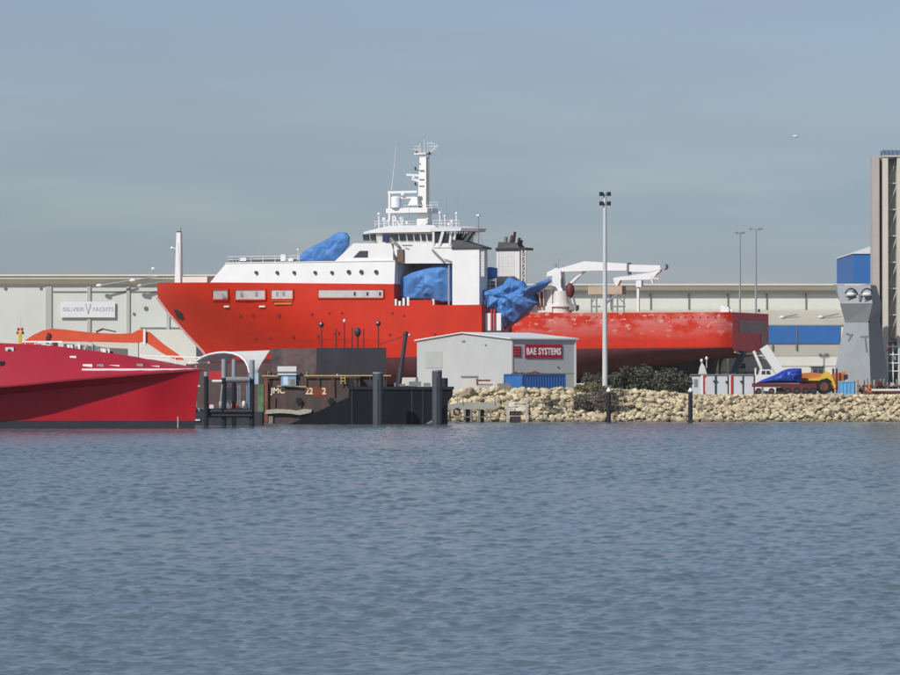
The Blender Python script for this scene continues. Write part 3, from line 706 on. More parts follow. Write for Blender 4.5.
    for pa, pb in ((362.6, 368.8), (370.2, 375.4), (382.6, 388), (390, 397.6), (399, 405.2), (406.8, 412.4), (414, 419), (421, 425), (427, 431.6)):
        wq(pa, pb, 234.3, 240.6, .35, -9.02)
    MB().pbox(fr, 382.5, 388.5, 234.2, 242, -9.25, -9.06).build('door', mat('deep_navy', (.02, .025, .10), .4, .1), wh)
    # roof slab, sloping up to the compass deck
    zr = zw1+.02
    rf = MB().lofts([octo(x0-.9, x1+.2, 9.5, zr, 3.2), octo(x0-.7, x1+.2, 9.5, zr+.42, 3.2), octo(x0+1.3, x1, 7.8, fr.z(227.5, x0, -8), 3), octo(x0+2.2, x1-1, 7, fr.z(226, x0, -8), 3)]).build('wheelhouse_roof', 'white', wh, smooth=10)
    # bridge wing: faceted glass lantern aft
    w0, w1 = fr.x(433.6, -9.6), fr.x(457, -9.6); zb0, zb1 = fr.z(247, w0, -9.6), fr.z(231.6, w0, -9.6)
    def lan(xa, xb, y0, y1, z, c=1.2): return [(xa, y0, z), (xb-c, y0, z), (xb, y0+c, z), (xb, y1-c, z), (xb-c, y1, z), (xa, y1, z)]
    ln = MB().lofts([lan(w0, w1-1.0, -9.4, -3.4, zb0), lan(w0, w1+1.2, -9.9, -3.0, zb1)]).build('bridge_wing', 'glass', ship)
    k = MB()
    for pa, pb in ((433.8, 433.8), (439, 443.5), (449.5, 451.8), (453.5, 455.5)): k.bar(P(pa, 247, -9.55), P(pb, 231, -10.0), .42 if pa != 439 else .5)
    k.bar(P(433.8, 246.8, -9.6), P(455, 246.8, -9.6), .3)
    for y in (-7, -4.6): k.bar((w1-.9, y, zb0), (w1+1.25, y, zb1), .3)
    k.build('mullion', 'white', ln)
    wr = MB().lofts([lan(w0-.5, w1+3.2, -10.3, -2.4, zb1+.01, 2.2), lan(w0-.3, w1+3.6, -10.4, -2.2, zb1+.55, 2.4), lan(w0+.2, w1+2.4, -9.6, -2.8, fr.z(227.6, w0, -9), 2.6), lan(w0+1.4, w1+.6, -8.2, -3.6, fr.z(226.3, w0, -9), 2.4)]).build('wing_roof', 'white', ln, smooth=10)
    k = MB()
    for i in range(9):
        px = 447 + i*2.5; k.tube(P(px, 233.6, -10.5), P(px+.6, 231.6, -10.5), .14, n=5)
    k.build('roof_lamp', 'grey', wr)
    k = MB()
    for pa, pb, qa in ((436, 443, 229.2), (446.5, 450, 229), (452, 456, 228.8), (459, 463, 228.9)): 
        a, b = P(pa, qa, -9.62), P(pb, qa, -9.62); k.box(a.x, b.x, -10.05, -9.3, a.z-.13, a.z+.22)
    k.build('roof_window', 'glass', wr)
    # compass deck gear
    zc = fr.z(226, fr.x(400, -7), -7)
    for i, (px, py, r, kind) in enumerate(((379, 214.6, .3, 1), (384.5, 217.5, .3, 0), (389, 219.5, .22, 0), (401, 217, .2, 0), (407, 221, .2, 0), (440, 213.5, .3, 1), (445, 216.8, .25, 1), (452, 219.5, .18, 0), (456.5, 214, .28, 1), (395.5, 219, .2, 0), (449, 222.5, .2, 0))):
        v = P(px, 227, -5 - (i % 3)); zt3 = fr.z(py, v.x, v.y); k = MB(); k.tube((v.x, v.y, v.z-1), (v.x, v.y, zt3), r*.45 if kind else r*.6, n=6)
        if kind: k.ball((v.x, v.y, zt3+.1), r*1.1, r*1.1, r, 8, 6)
        else: k.box(v.x-r, v.x+r, v.y-r, v.y+r, zt3-.5, zt3)
        k.build('antenna', 'white', ship, 50)
    rail([P(375, 227, -6.8), P(421, 227, -6.8)], r=.05, step=2.0); rail([P(433, 226.4, -7.4), P(459, 226.4, -7.4)], r=.05, step=1.6)
    for px, q0 in ((446.3, 195), (457, 193), (409, 208)):
        v = P(px, 226, -4); MB().tube(v, (v.x, v.y, fr.z(q0, v.x, -4)), .055, .025, n=5).build('whip_antenna', 'grey', ship)

    # ---- main mast
    yl = -1.0
    def ring(pa, pb, py, d): 
        a, b = P(pa, py, yl), P(pb, py, yl); return [(a.x, yl-d, a.z), (b.x, yl-d, a.z), (b.x, yl+d, a.z), (a.x, yl+d, a.z)]
    ms = MB().lofts([ring(419, 429.8, 229, 1.0), ring(419, 429.6, 215, .95), ring(419.3, 427.6, 208, .7), ring(419.8, 427.6, 185, .65), ring(420.8, 427.2, 157, .5)]).build('mast', mat('mast_cream', (.72, .715, .67), .5, .05, .5), ship)
    pl = MB(); a, b = P(391, 213.6, yl), P(432.2, 213.6, yl); pl.box(a.x, b.x, -3.2, 1.5, a.z, a.z+.85); pl.build('mast_platform', 'white', ms)
    k = MB()
    k.bar(P(389.6, 229, -3), P(389.6, 191, -3), .38)
    for s4 in (((393, 216), (393.5, 229)), ((394, 215), (400.5, 227)), ((402, 226), (403, 217)), ((420, 226), (428, 218))): k.bar(P(*s4[0], -2.6), P(*s4[1], -2.6), .26)
    k.bar(P(388.2, 192.4, -3), P(417.4, 191.6, -3), .42)
    k.build('mast_frame', 'white', ms); MB().bar(P(400, 197.8, -2.8), P(418, 197.4, -2.2), .34).build('mast_arm', 'white', ms)
    rail([P(404, 211, -3.1), P(432, 211, -3.1)], r=.05, step=.9, par=ms); rail([P(430, 208, -2.2), P(437.5, 208, -2.2)], r=.05, step=.8, par=ms)
    v = P(396, 204, -3); k = MB(); k.tube((v.x, v.y, fr.z(207.5, v.x, -3)), (v.x, v.y, fr.z(197.5, v.x, -3)), .93, n=16); k.ball((v.x, v.y, fr.z(197.5, v.x, -3)), .93, .93, .25, 16, 6)
    k.build('radome', mat('radome_white', (.74, .76, .82), .4, .03), ms, 40)
    v = P(403, 194.5, -3); MB().ball(v, .45, .4, .35, 8, 6).build('dome', 'white', ms, 60)
    v = P(414, 202, -2.6); MB().lofts([[(v.x-1, v.y-.6, v.z-.6), (v.x+1, v.y-.6, v.z-.6), (v.x+1, v.y+.6, v.z-.6), (v.x-1, v.y+.6, v.z-.6)], [(v.x-.2, v.y-.4, v.z+.9), (v.x+.8, v.y-.4, v.z+.9), (v.x+.8, v.y+.4, v.z+.9), (v.x-.2, v.y+.4, v.z+.9)]]).build('radar_base', 'white', ms)
    k = MB(); k.pbox(fr, 404.5, 412, 200, 203, -2.9, -2.2); k.pbox(fr, 405, 418, 206.4, 208, -2.9, -2.3); k.build('mast_box', 'grey', ms)
    # radar scanners on brackets, small arms and lamps
    k = MB(); k.bar(P(406.8, 174.6, yl-.4), P(419.6, 175.4, yl-.4), .38); k.build('radar_scanner', 'white', ms)
    k = MB(); k.tube(P(414, 178.5, yl-.4), P(414, 175, yl-.4), .3, n=8); k.bar(P(412, 178.6, yl-.4), P(421, 181.5, yl-.2), .42); k.bar(P(421, 181.5, yl-.2), P(424, 179.5, yl-.6), .3); k.build('radar_bracket', 'white', ms)
    for px, py in ((415.3, 168.2), (415.3, 183.5), (420.5, 164)):
        k = MB(); k.bar(P(px, py+1.8, yl-.4), P(422, py+2.2, yl-.3), .14); k.ball(P(px, py, yl-.4), .2, .2, .28, 8, 6); k.build('navigation_light', 'dark', ms)
    k = MB()
    for py in (170.3, 179.3, 185.8): k.bar(P(419.3, py, yl-.75), P(424, py, yl-.75), .14)
    k.build('mast_step', 'midgrey', ms)
    tp = MB(); a, b = P(416.2, 154.8, yl), P(428.3, 154.8, yl); tp.box(a.x, b.x, -2, .2, a.z, a.z+.3); tp.build('top_platform', 'offwhite', ms)
    k = MB()
    for px, q0, r in ((424.5, 138.5, .08), (418.5, 146, .05), (421, 148, .05), (427.6, 140.5, .05), (431.5, 143, .04)): k.tube(P(px, 155, yl), P(px-.3, q0, yl), r, r*.6, n=5)
    for a, b in (((412.5, 148.8), (421, 149.2)), ((428, 146.5), (438.5, 145.8)), ((432.5, 149), (436.5, 146)), ((430.5, 141.5), (432.8, 144)), ((428.5, 152.5), (436, 148.5)), ((414.5, 148.8), (417, 153.5)), ((417, 149), (417, 154.8)), ((419.8, 143), (419.8, 154.8)), ((426, 143), (434, 143.4)), ((434.5, 143), (434.5, 149)), ((430, 148), (430, 155)), ((414, 146), (419, 146)), ((437, 143.5), (437, 148))): k.bar(P(*a, yl), P(*b, yl), .07)
    k.build('antenna_array', 'white', ms)
    k = MB(); k.ball(P(416.6, 152.2, yl-.4), .22, .22, .26, 8, 6); k.build('navigation_light', 'dark', ms)
    k = MB(); k.ball(P(429.6, 153, yl-.4), .2, .2, .3, 8, 6); k.build('navigation_light', 'dark', ms)
    k = MB(); k.bar(P(428.9, 155, yl), P(429.9, 212, yl), .1); k.build('mast_ladder', 'grey', ms)
    k = MB(); k.tube(P(391.6, 190, -3), P(394, 168, -3), .09, .06, n=5); k.tube(P(394, 168, -3), P(396, 146, -3), .055, .03, n=5); k.build('whip_antenna', 'white', ms)

    # ---- funnels, one on each side
    def funnel(p0, p1, q0, q1, y0, y1, near_side):
        a, b = P(p0, q1, y0), P(p1, q1, y0); z1 = fr.z(q0, a.x, y0)
        f_ = MB().box(a.x, b.x, y0, y1, a.z, z1).build('funnel', 'white', ship)
        return f_, a, b, z1
    f1, a, b, z1 = funnel(452.3, 479.3, 249.3, 305, -10.6, -7.0, True)
    xe = fr.x(482.8, -10.8)
    MB().lofts([[(a.x-.1, -10.8, z1+.003), (xe, -10.8, z1+.003), (xe, -6.8, z1+.003), (a.x-.1, -6.8, z1+.003)], [(a.x-.1, -10.8, z1+.3), (xe, -10.8, z1+.3), (xe, -6.8, z1+.3), (a.x-.1, -6.8, z1+.3)],
               [(a.x+.1, -10.6, fr.z(239.6, a.x, -10.6)), (a.x+1.6, -10.6, fr.z(240.2, a.x, -10.6)), (a.x+1.6, -7, fr.z(240.2, a.x, -10.6)), (a.x+.1, -7, fr.z(239.6, a.x, -10.6))]]).build('funnel_top', 'dark', f1)
    def lattice(xa, xb, y, za, zb, par, n=5):
        k = MB(); k.bar((xa, y, za), (xa, y, zb), .22); k.bar((xb, y, za), (xb, y, zb), .2)
        for i in range(n+1): z = za + (zb-za)*i/n; k.bar((xa, y, z), (xb, y, z), .14)
        for i in range(n): k.bar((xa, y, za+(zb-za)*i/n), (xb, y, za+(zb-za)*(i+1)/n), .09)
        k.build('ladder_frame', 'offwhite', par)
    lattice(b.x+.35, xe-.05, -10.2, a.z+5, z1, f1)
    k = MB(); q = P(478.4, 249, -8.5); zz = fr.z(216, q.x, -8.5); k.tube(q, (q.x, q.y, zz), .1, .07, n=6); k.build('antenna_post', 'midgrey', f1)
    k = MB(); k.box(q.x-.3, q.x+.3, q.y-.3, q.y+.3, zz, zz+.28); k.build('post_lamp', 'white', f1)
    k = MB()
    for e in (471.5, 484.5): k.tube((q.x, q.y, fr.z(231, q.x, -8.5)), P(e, 247.5, -8.5), .035, n=4)
    k.build('stay', 'midgrey', f1)
    f2, a, b, z1 = funnel(496.4, 519.6, 250.3, 312, 7.2, 10.4, False)
    xe = fr.x(525.6, 7)
    MB().box(a.x-.1, xe, 6.9, 10.6, z1+.003, z1+.42).build('funnel_top', 'dark', f2)
    k = MB(); zt4 = z1+.42; L0 = b.x-a.x
    k.lofts([[(a.x+.1, 7.4, zt4), (b.x-.1, 7.4, zt4), (b.x-.1, 10.2, zt4), (a.x+.1, 10.2, zt4)], [(a.x+.25, 7.6, zt4+1.1), (b.x-.8, 7.6, zt4+.9), (b.x-.8, 10, zt4+.9), (a.x+.25, 10, zt4+1.1)]])
    k.build('exhaust_box', 'black', f2)
    for i, (u, lean, h_, m_) in enumerate(((.28, .25, 1.75, 'midgrey'), (.45, .7, 1.95, 'rust'), (.62, .35, 2.6, 'dark'), (.80, .45, 1.5, 'dark'), (.9, .6, 1.0, 'black'))):
        p_ = Vector((a.x+u*L0, 8.4+.3*(i % 2), zt4+.5)); MB().tube(p_, p_+Vector((lean*.8 if i != 2 else .4, -.2, h_-.5+.3)), .36 if i in (0, 1) else .27, n=8).build('exhaust_pipe', m_, f2)
    lattice(b.x+.5, xe-.05, 7.1, z1-7.5, z1, f2, 6)
    k = MB(); c = P(506.5, 262, 7.15)
    for i in range(3):
        for j in range(3): k.box(c.x-1.55+i*1.08, c.x-.62+i*1.08, 7.16, 7.197, c.z-2.6+j*1.7, c.z-1.05+j*1.7)
    k.build('louvre', mat('louvre_grey', (.60, .60, .59), .6, .05), f2)

    # ---- waist machinery between the two bulwarks
    k = MB(); k.pbox(fr, 484, 501, 313, 338, -9.4, -6); k.build('winch_house', 'white', ship)
    k = MB(); k.pbox(fr, 484, 489.5, 268, 309, -5.2, -4.2); k.build('casing', 'grey', ship)
    k = MB(); k.pbox(fr, 482, 497, 281, 296, -4.9, 4); k.build('machinery', 'midgrey', ship)
    k = MB()
    for py in (280, 284, 288): k.bar(P(483, py, -6.2), P(496, py, -6.2), .16)
    for px in (484, 490, 496): k.bar(P(px, 292, -6.2), P(px, 279, -6.2), .16)
    k.build('gallery_rail', 'offwhite', ship)
    k = MB()
    for px in (491.5, 494.5): k.bar(P(px, 309, -9.7), P(px, 331, -9.7), .25)
    k.build('red_pipe', 'redpaint', ship)
    k = MB(); k.pbox(fr, 484, 503, 330.5, 333, -10, -9.45); k.build('hatch_coaming', 'dark', ship)
    k = MB(); k.bar(P(483.5, 333, -9), P(485, 300, -9), .25); k.bar(P(497, 320, -7.5), P(502, 333, -7.5), .3); k.build('stanchion', 'midgrey', ship)

    # ---- deck crane and aft deck
    yc = -5.0
    v = P(561, 312, yc); zd = v.z
    cr = MB()
    c0 = P(561, 300, yc)
    cr.tube((c0.x, yc, zd-.3), (c0.x, yc, fr.z(304, c0.x, yc)), 1.9, n=16); cr.tube((c0.x, yc, fr.z(304, c0.x, yc)), (c0.x, yc, fr.z(291, c0.x, yc)), 1.55, n=16)
    crane = cr.build('deck_crane', 'offwhite', ship, 30)
    k = MB(); k.tube((c0.x, yc, fr.z(306.8, c0.x, yc)), (c0.x, yc, fr.z(304.4, c0.x, yc)), 2.3, n=16); k.build('slew_ring', 'white', crane, 30)
    k = MB(); k.pprism(fr, [(552.3, 291), (552.3, 276), (546.6, 276.5), (546.8, 272.6), (556, 267.6), (560.5, 270), (562.4, 291)], yc-.9, yc+.9); k.build('crane_house', 'white', crane)
    k = MB(); k.pprism(fr, [(561.5, 277), (563, 280), (563, 286), (561.2, 288), (560.6, 280)], yc-1.2, yc-.92); k.build('cab_window', 'glass', crane)
    k = MB(); k.pprism(fr, [(557.5, 271), (559, 268.5), (584, 261.2), (605, 262.3), (627.4, 263.6), (627.4, 270.6), (600, 270.6), (558, 271.8)], yc-.7, yc+.7); bo = k.build('boom', 'white', crane)
    k = MB(); k.pprism(fr, [(627.6, 264.4), (662, 265.4), (662, 269), (650, 272.1), (627.6, 271.6)], yc-.55, yc+.55); k.build('boom_extension', 'white', bo)
    k = MB(); k.pbox(fr, 626.6, 628, 262.6, 274.5, yc-.85, yc+.85); k.build('boom_collar', 'midgrey', bo)
    k = MB(); k.tube(P(663, 266.6, yc-.65), P(663, 266.6, yc-.65)+Vector((0, 1.3, 0)), .55, n=12); k.build('sheave', 'grey', bo)
    k = MB(); k.pprism(fr, [(613, 278.2), (616, 277.3), (651, 272.4), (659, 269.4), (660.5, 270.6), (654, 276), (650, 279.6), (620, 280.2), (617.5, 285.6), (615.4, 285.6)], yc-.5, yc+.5); k.build('jib', 'white', crane)
    k = MB(); k.bar(P(651, 276, yc-.4), P(653.5, 284.5, yc-.4), .26); k.bar(P(656, 274, yc-.4), P(651, 281.5, yc-.4), .24); k.bar(P(653, 278, yc-.4), P(659.6, 279, yc-.4), .2); k.build('jib_linkage', 'offwhite', crane)
    k = MB(); k.tube(P(566, 288.5, yc), P(578, 277, yc), .30, n=8); k.tube(P(578, 277, yc), P(585.5, 270.8, yc), .2, n=8); k.build('luffing_cylinder', 'white', crane)
    k = MB(); k.ball(P(570, 290.5, yc-.3), .85, .8, 1.35, 10, 8); k.build('winch_drum', 'maroon', crane, 60)
    k = MB(); k.bar(P(568, 293, yc-.5), P(573, 311, yc-.5), .3); k.bar(P(573, 297, yc-.5), P(577, 311, yc-.5), .3); k.pbox(fr, 569, 576, 305, 310, yc-1, yc+.5); k.build('hose_bundle', 'midgrey', crane)
    k = MB(); k.tube(P(555, 268, yc), P(555.3, 263.5, yc), .3, n=6); k.tube(P(558, 268, yc), P(559, 258, yc), .06, n=5); k.build('crane_light', 'grey', crane)
    k = MB(); k.pbox(fr, 544, 552, 289.4, 307, -6.5, -3); k.build('deck_store', 'offwhite', ship)
    k = MB(); k.pprism(fr, [(527.5, 312.4), (536, 306), (552, 306), (552, 312.4)], -7, -2); k.build('deck_cover', 'offwhite', ship)
    k = MB(); k.bar(P(538.5, 307, -7.5), P(537, 294, -7.5), .5); k.bar(P(542, 307, -7.5), P(541.5, 292, -7.5), .4); k.build('davit', 'maroon', ship)
    # boom rest post
    k = MB(); q = P(638.3, 312, yc); k.bar(q, (q.x, yc, fr.z(287, q.x, yc)), .42); k.pbox(fr, 636, 641.3, 280.4, 287, yc-.5, yc+.5); k.build('boom_rest', 'white', ship)
    # deck frames
    k = MB()
    for px in (591.5, 596.5, 606, 612.5, 617.5, 624): k.bar(P(px, 312.5, -9), P(px, 295, -9), .2)
    for py in (306.5, ): 
        k.bar(P(591, py, -9), P(600, py, -9), .3); k.bar(P(612, py, -9), P(625, py, -9), .3)
    k.bar(P(591.5, 303, -9), P(597, 295, -9), .16); k.bar(P(617, 296, -9), P(625, 304, -9), .16); k.bar(P(606, 303, -9), P(618, 294.5, -9), .35)
    k.build('cargo_frame', 'midgrey', ship)
    k = MB(); k.pbox(fr, 588, 622, 285.8, 294.5, 7.5, 9.5); k.build('deck_cargo', mat('tan_cover', (.42, .34, .25), .8, .12), ship)
    q = P(728, 312.2, -9); k = MB(); k.box(q.x-1.2, q.x+.3, -9.4, -8.6, q.z, q.z+.9); k.bar((q.x-1.3, -9, q.z+1.1), (q.x+.9, -9, q.z+.2), .3); k.build('stern_roller', 'white', ship)
    q = P(759, 312.4, 9); k = MB(); k.tube(q, q+Vector((0, 0, .6)), .2); k.build('stern_light', 'dark', ship)
    k = MB()
    for i in range(24):
        px = 545 + i*7.4; q = P(px, 313, -BM_); k.box(q.x-.14, q.x+.14, -BM_-.05, -BM_+.1, q.z-.9, q.z-.6)
    k.build('freeing_port', mat('port_dark', (.25, .03, .02), .7, .2), h)
    # dark block for hull shade, thruster and rudder under the stern counter
    k = MB(); q = P(735, 353, -3)
    k.pprism(fr, [(739, 351), (745.5, 351), (735.5, 374.5), (729.5, 374.5)], -6, -5.0); k.build('rudder', mat('navy_steel', (.03, .04, .075), .5, .2), ship)
    MB().pprism(fr, [(600, 362), (690, 353), (738, 352.6), (716, 357), (713.5, 361), (711, 376), (600, 388)], -2.5, 3).build('shade_skeg', mat('keel_shade_dark', (.035, .028, .032), .7, .3), ship)  # oversized dark block shaped to stand for shade below the stern
    # keel blocks carry it
    for i, x in enumerate(np.linspace(fr.x(300, -5), fr.x(640, -5), 14)):
        b_ = MB(); b_.box(x-.7, x+.7, -6.0, 6.0, 0, 1.5)
        o = b_.build('keel_block', 'timber', None, loc=fr.o, rot=fr.rot())
        o.data.transform(__import__('mathutils').Matrix.Translation((-x, 0, 0)))
        o.location = fr.o + Vector((x*fr.c, x*fr.s, 0))
        tag(o, 'timber keel block carrying the orange ship on the hardstand', 'keel block', 'keel blocks under the orange ship')
    return near
near_side = build_ship()

# ------------------------------------------------------------------ tarpaulins draped on the ship
def tarp(label, outline, yl, depth, centre, m='tarp', back=0.6, fr=SHIP, seed=0, rings=16, sub=7, fold=1.0, name='tarpaulin'):
    pts = []
    for (a, b), (c, d) in zip(outline, outline[1:] + outline[:1]):
        for i in range(sub): pts.append((a+(c-a)*i/sub, b+(d-b)*i/sub))
    n = len(pts); q0 = fr.p(*centre, yl); k = MB(); org = Vector((q0.x, yl, q0.z))
    rs = random.Random(seed*17+3); seeds = []
    ctr = fr.p(*centre, yl)
    for _ in range(int(9+len(outline)*.9)):
        a = rs.choice(pts); u = rs.uniform(0, .95); q = fr.p(centre[0]+(a[0]-centre[0])*u, centre[1]+(a[1]-centre[1])*u, yl)
        n_ = rs.choice((3, 4, 5)); ph = rs.uniform(0, 6.28)
        seeds.append((q.x, q.z, rs.uniform(.2, 1.0), [(math.cos(ph+6.283*j/n_+rs.uniform(-.4, .4)), math.sin(ph+6.283*j/n_+rs.uniform(-.4, .4)), rs.uniform(.25, .95)) for j in range(n_)]))
    def pos(i, r, side):
        px, py = centre[0]+(pts[i][0]-centre[0])*r, centre[1]+(pts[i][1]-centre[1])*r
        v = fr.p(px, py, yl); t = math.sqrt(max(0, 1-r*r))
        f = max(h - max(0, max((v.x-x)*c*w + (v.z-z)*s_*w for c, s_, w in dirs)) for x, z, h, dirs in seeds)
        f = max(f, -1.2) + .10*(1-2*abs(nz3(v.x*1.3, v.z*.7, seed*3.3, .6)))
        d = depth*t*.45 + fold*f*min(1, 2.5*(1-r))
        y = yl - d if side < 0 else yl + back + depth*.4*t
        return Vector((v.x, y, v.z)) - org
    for side in (-1, 1):
        base = len(k.V); k.V += [tuple(pos(0, 0, side))]
        for j in range(1, rings+1):
            for i in range(n): k.V.append(tuple(pos(i, j/rings, side)))
        for i in range(n): k.face((base, base+1+i, base+1+(i+1) % n))
        for j in range(rings-1):
            for i in range(n):
                a = base+1+j*n; k.face((a+i, a+n+i, a+n+(i+1) % n, a+(i+1) % n))
        if side < 0: f0 = base+1+(rings-1)*n
        else:
            f1 = base+1+(rings-1)*n
            for i in range(n): k.face((f0+i, f0+(i+1) % n, f1+(i+1) % n, f1+i))
    w = fr.o + Vector((org.x*fr.c - org.y*fr.s, org.x*fr.s + org.y*fr.c, org.z))
    return tag(k.build(name, m, smooth=14, loc=w, rot=fr.rot()), label, 'tarpaulin', 'blue tarpaulins on the orange ship')
tarp('blue tarpaulin rising to a peak on the foredeck in front of the bridge', [(296.7, 261.6), (303, 252), (312, 246.5), (325.6, 240), (333, 235), (339, 232), (345, 232.5), (348.5, 237), (347.8, 245), (343, 252), (339.5, 261.8), (318, 262)], -6.5, 1.6, (327, 251), seed=1)
tarp('blue tarpaulin stretched across the recess below the bridge wing', [(400, 279), (412, 272.5), (421, 270), (433, 266), (442, 264.5), (451.6, 265), (451.6, 301), (441, 302), (432, 299.5), (416, 299), (400, 297.5)], -8.3, 1.2, (427, 284), seed=2)
tarp('big crumpled blue tarpaulin hanging between the white funnels and the deck crane', [(480.3, 289), (487, 290), (494.7, 288.5), (503, 284.5), (506, 280), (509.3, 276.6), (515, 280.4), (523, 281), (527, 288.5), (535, 286), (542, 282), (548.4, 278.7), (550.4, 281), (544, 287.7), (533.7, 295), (537.4, 303), (529, 310.5), (521.5, 315), (515, 322.7), (510, 321.5), (504.4, 329.5), (502.8, 322.7), (498, 313), (493, 307), (485, 309.5), (483, 301.5)], -8.0, 2.2, (511, 299), seed=3, rings=24, fold=1.7)
tarp('small blue tarpaulin tied on the gallery between the two funnels', [(484.5, 268), (490, 267), (496.2, 268), (496.2, 277.5), (490, 279.5), (485, 276)], -5.6, .6, (490.5, 272.5), seed=4, rings=6, fold=.4)

# ------------------------------------------------------------------ workshop with the red sign
def workshop():
    t0 = math.degrees(math.atan2(0.85, 0.5))          # long wall runs away to the right
    fr = at(511, 632, GZ, 0)
    t = thing('workshop', 'pale grey gabled workshop with red sign board in front of the ship', 'building', fr)
    cg, sg = math.cos(R(120)), math.sin(R(120))        # gable wall runs away to the left
    cw, sw = math.cos(R(30)), math.sin(R(30))
    def solve(px, dx, dy):                             # length along a wall until a photo column
        u = (px-CX)/F; return (u*fr.o.y - fr.o.x)/(dx - u*dy)
    Lg, Lw = solve(417, cg, sg), solve(576, cw, sw)
    ze = fr.z(339, 0, 0); zr = ze + 1.05
    A = Vector((0, 0, 0)); B = Vector((cg*Lg, sg*Lg, 0)); C = Vector((cw*Lw, sw*Lw, 0)); up = lambda z: Vector((0, 0, z))
    D = B + C
    g5 = [A - up(.5), B - up(.5), B + up(ze), (A+B)/2 + up(zr), A + up(ze)]
    w_ = MB(); w_.loft([tuple(v) for v in g5], [tuple(v+C) for v in g5])
    w_.build('wall', mat('workshop_cladding', (0.44, 0.455, 0.45), .55, .05, .15, streak=.12, streak_col=(.36, .36, .34)), t)
    # roof sheets, a hand thick, with a small overhang
    n_ = C.normalized(); e_ = (A-B).normalized(); rf = MB()
    for s_ in (1, -1):
        ev = (A if s_ > 0 else B) + e_*s_*.35 - n_*.35 + up(ze-.02); rd = (A+B)/2 - n_*.35 + up(zr+.10)
        q = [ev, rd, rd+up(.16), ev+up(.20)]
        rf.loft([tuple(v) for v in q], [tuple(v+C+n_*.7) for v in q])
    rf.build('roof', 'white', t)
    k = MB(); nrm = Vector((n_.y, -n_.x, 0))
    def wallbox(p0, p1, q0, q1, off, name, m, gable=False, par=t):
        dx, dy = (cg, sg) if gable else (cw, sw)
        a, b = solve(p0, dx, dy), solve(p1, dx, dy)
        nn = Vector((dy, -dx, 0))
        if nn.y > 0: nn = -nn
        za, zb = fr.z(q1, 0, dy*(a+b)/2), fr.z(q0, 0, dy*(a+b)/2)
        P_ = [Vector((dx*a, dy*a, za)), Vector((dx*b, dy*b, za)), Vector((dx*b, dy*b, zb)), Vector((dx*a, dy*a, zb))]
        return MB().loft([tuple(v+nn*off) for v in P_], [tuple(v+nn*.003) for v in P_]).build(name, m, par), nn, P_
    wallbox(510.8, 512.6, 340, 392, .12, 'corner_trim', 'white')
    wallbox(574.6, 576, 340, 392, .12, 'corner_trim', 'white')
    wallbox(511.5, 576, 339.4, 340.4, .22, 'gutter', 'offwhite')
    wallbox(512, 576, 372.6, 373.2, .05, 'sill_rail', 'pilaster')
    wallbox(426, 442.5, 351.5, 368, .08, 'door', mat('door_grey', (.38, .40, .38), .6, .05), True)
    for px, py, gb in ((464, 341.3, True), (558, 367, False), (486, 345, True)):
        wallbox(px-1.5 if px == 464 else px-.7, px+1.5 if px == 464 else px+.7, py-.7, py+.7, .1, 'vent', 'joint', gb)
    ang = math.atan2(cw, -sw)
    def sign(p0, p1, q0, q1, label, text):
        o, nn, P_ = wallbox(p0, p1, q0, q1, .13, 'sign_board', 'sign', False, None)
        c = sum(P_, Vector())/4
        o.data.transform(__import__('mathutils').Matrix.Translation(-c)); o.location = fr.o + c; o.name = 'sign_board'
        tag(o, label, 'sign')
        rz = math.atan2(P_[1].y-P_[0].y, P_[1].x-P_[0].x); w = (P_[1]-P_[0]).length; h = (P_[3]-P_[0]).length
        if text: text_mesh('lettering', text, h*.52, 'text_w', o, nn*.15, (R(90), 0, rz), width=w*.92, bold=.035, space=1.12)
        else:
            k = MB(); d = (P_[1]-P_[0]).normalized()
            for i in (-1, 1):
                for j in (-1, 0, 1):
                    c_ = nn*.15 + d*(i*w*.22) + up(j*h*.27); k.bar(c_-d*w*.14, c_+d*w*.14, .13)
            k.build('emblem', mat('pale_red_emblem', (.45, .12, .14), .5, .05), o)
    sign(524.8, 562, 344.5, 358.2, 'wide red sign board with white capital lettering on the workshop wall', 'BAE SYSTEMS')
    sign(513.2, 520.6, 346.2, 356.6, 'small square red emblem board beside the lettered sign on the workshop', None)
workshop()

# ------------------------------------------------------------------ yard objects behind the embankment
def skip():
    fr = at(525, 624, GZ, 0)
    t = thing('open_top_container', 'blue open container filled with scrap before the workshop wall', 'container', fr)
    p0, p1 = fr.x(504.5, -.5), fr.x(565.5, 0); z1, z0 = fr.z(374.6, 0, 0), 0.0; xm = fr.x(522, -2)
    fl = [(p0, .6, z0), (xm, -2.0, z0), (p1, 1.6, z0), (p1-2.6, 4.2, z0)]; tp = [(x, y, z1) for x, y, z in fl]
    k = MB(); k.loft(fl, tp); k.build('body', 'blue', t)
    k = MB()
    for a, b in zip(tp, tp[1:]+tp[:1]): k.bar(Vector(a), Vector(b), .22)
    for v in fl: k.bar(Vector(v), Vector((v[0], v[1], z1)), .24)
    n = 16
    for i in range(1, n):
        a = Vector(fl[1]).lerp(Vector(fl[2]), i/n) + Vector((0, -.03, 0)); k.bar(a, a+Vector((0, 0, z1)), .12)
    k.build('rim', mat('dark_blue_frame', (.025, .10, .27), .55, .15), t)
    rs = random.Random(4)
    k = MB()
    for i in range(34):
        u = rs.uniform(.05, .66); c = Vector((p0+.8+(p1-p0-2.4)*u, 1.2+rs.uniform(-.8, 1.4), z1+.05+rs.uniform(-.1, .2)))
        d = Vector((rs.uniform(-1, 1), rs.uniform(-.5, .5), rs.uniform(-.25, .35))); k.bar(c-d*.8, c+d*.8, rs.uniform(.1, .35))
    sc = k.build('scrap_heap', 'rust', None, loc=fr.o); tag(sc, 'rusty scrap heaped in the blue open container', 'scrap heap')
skip()
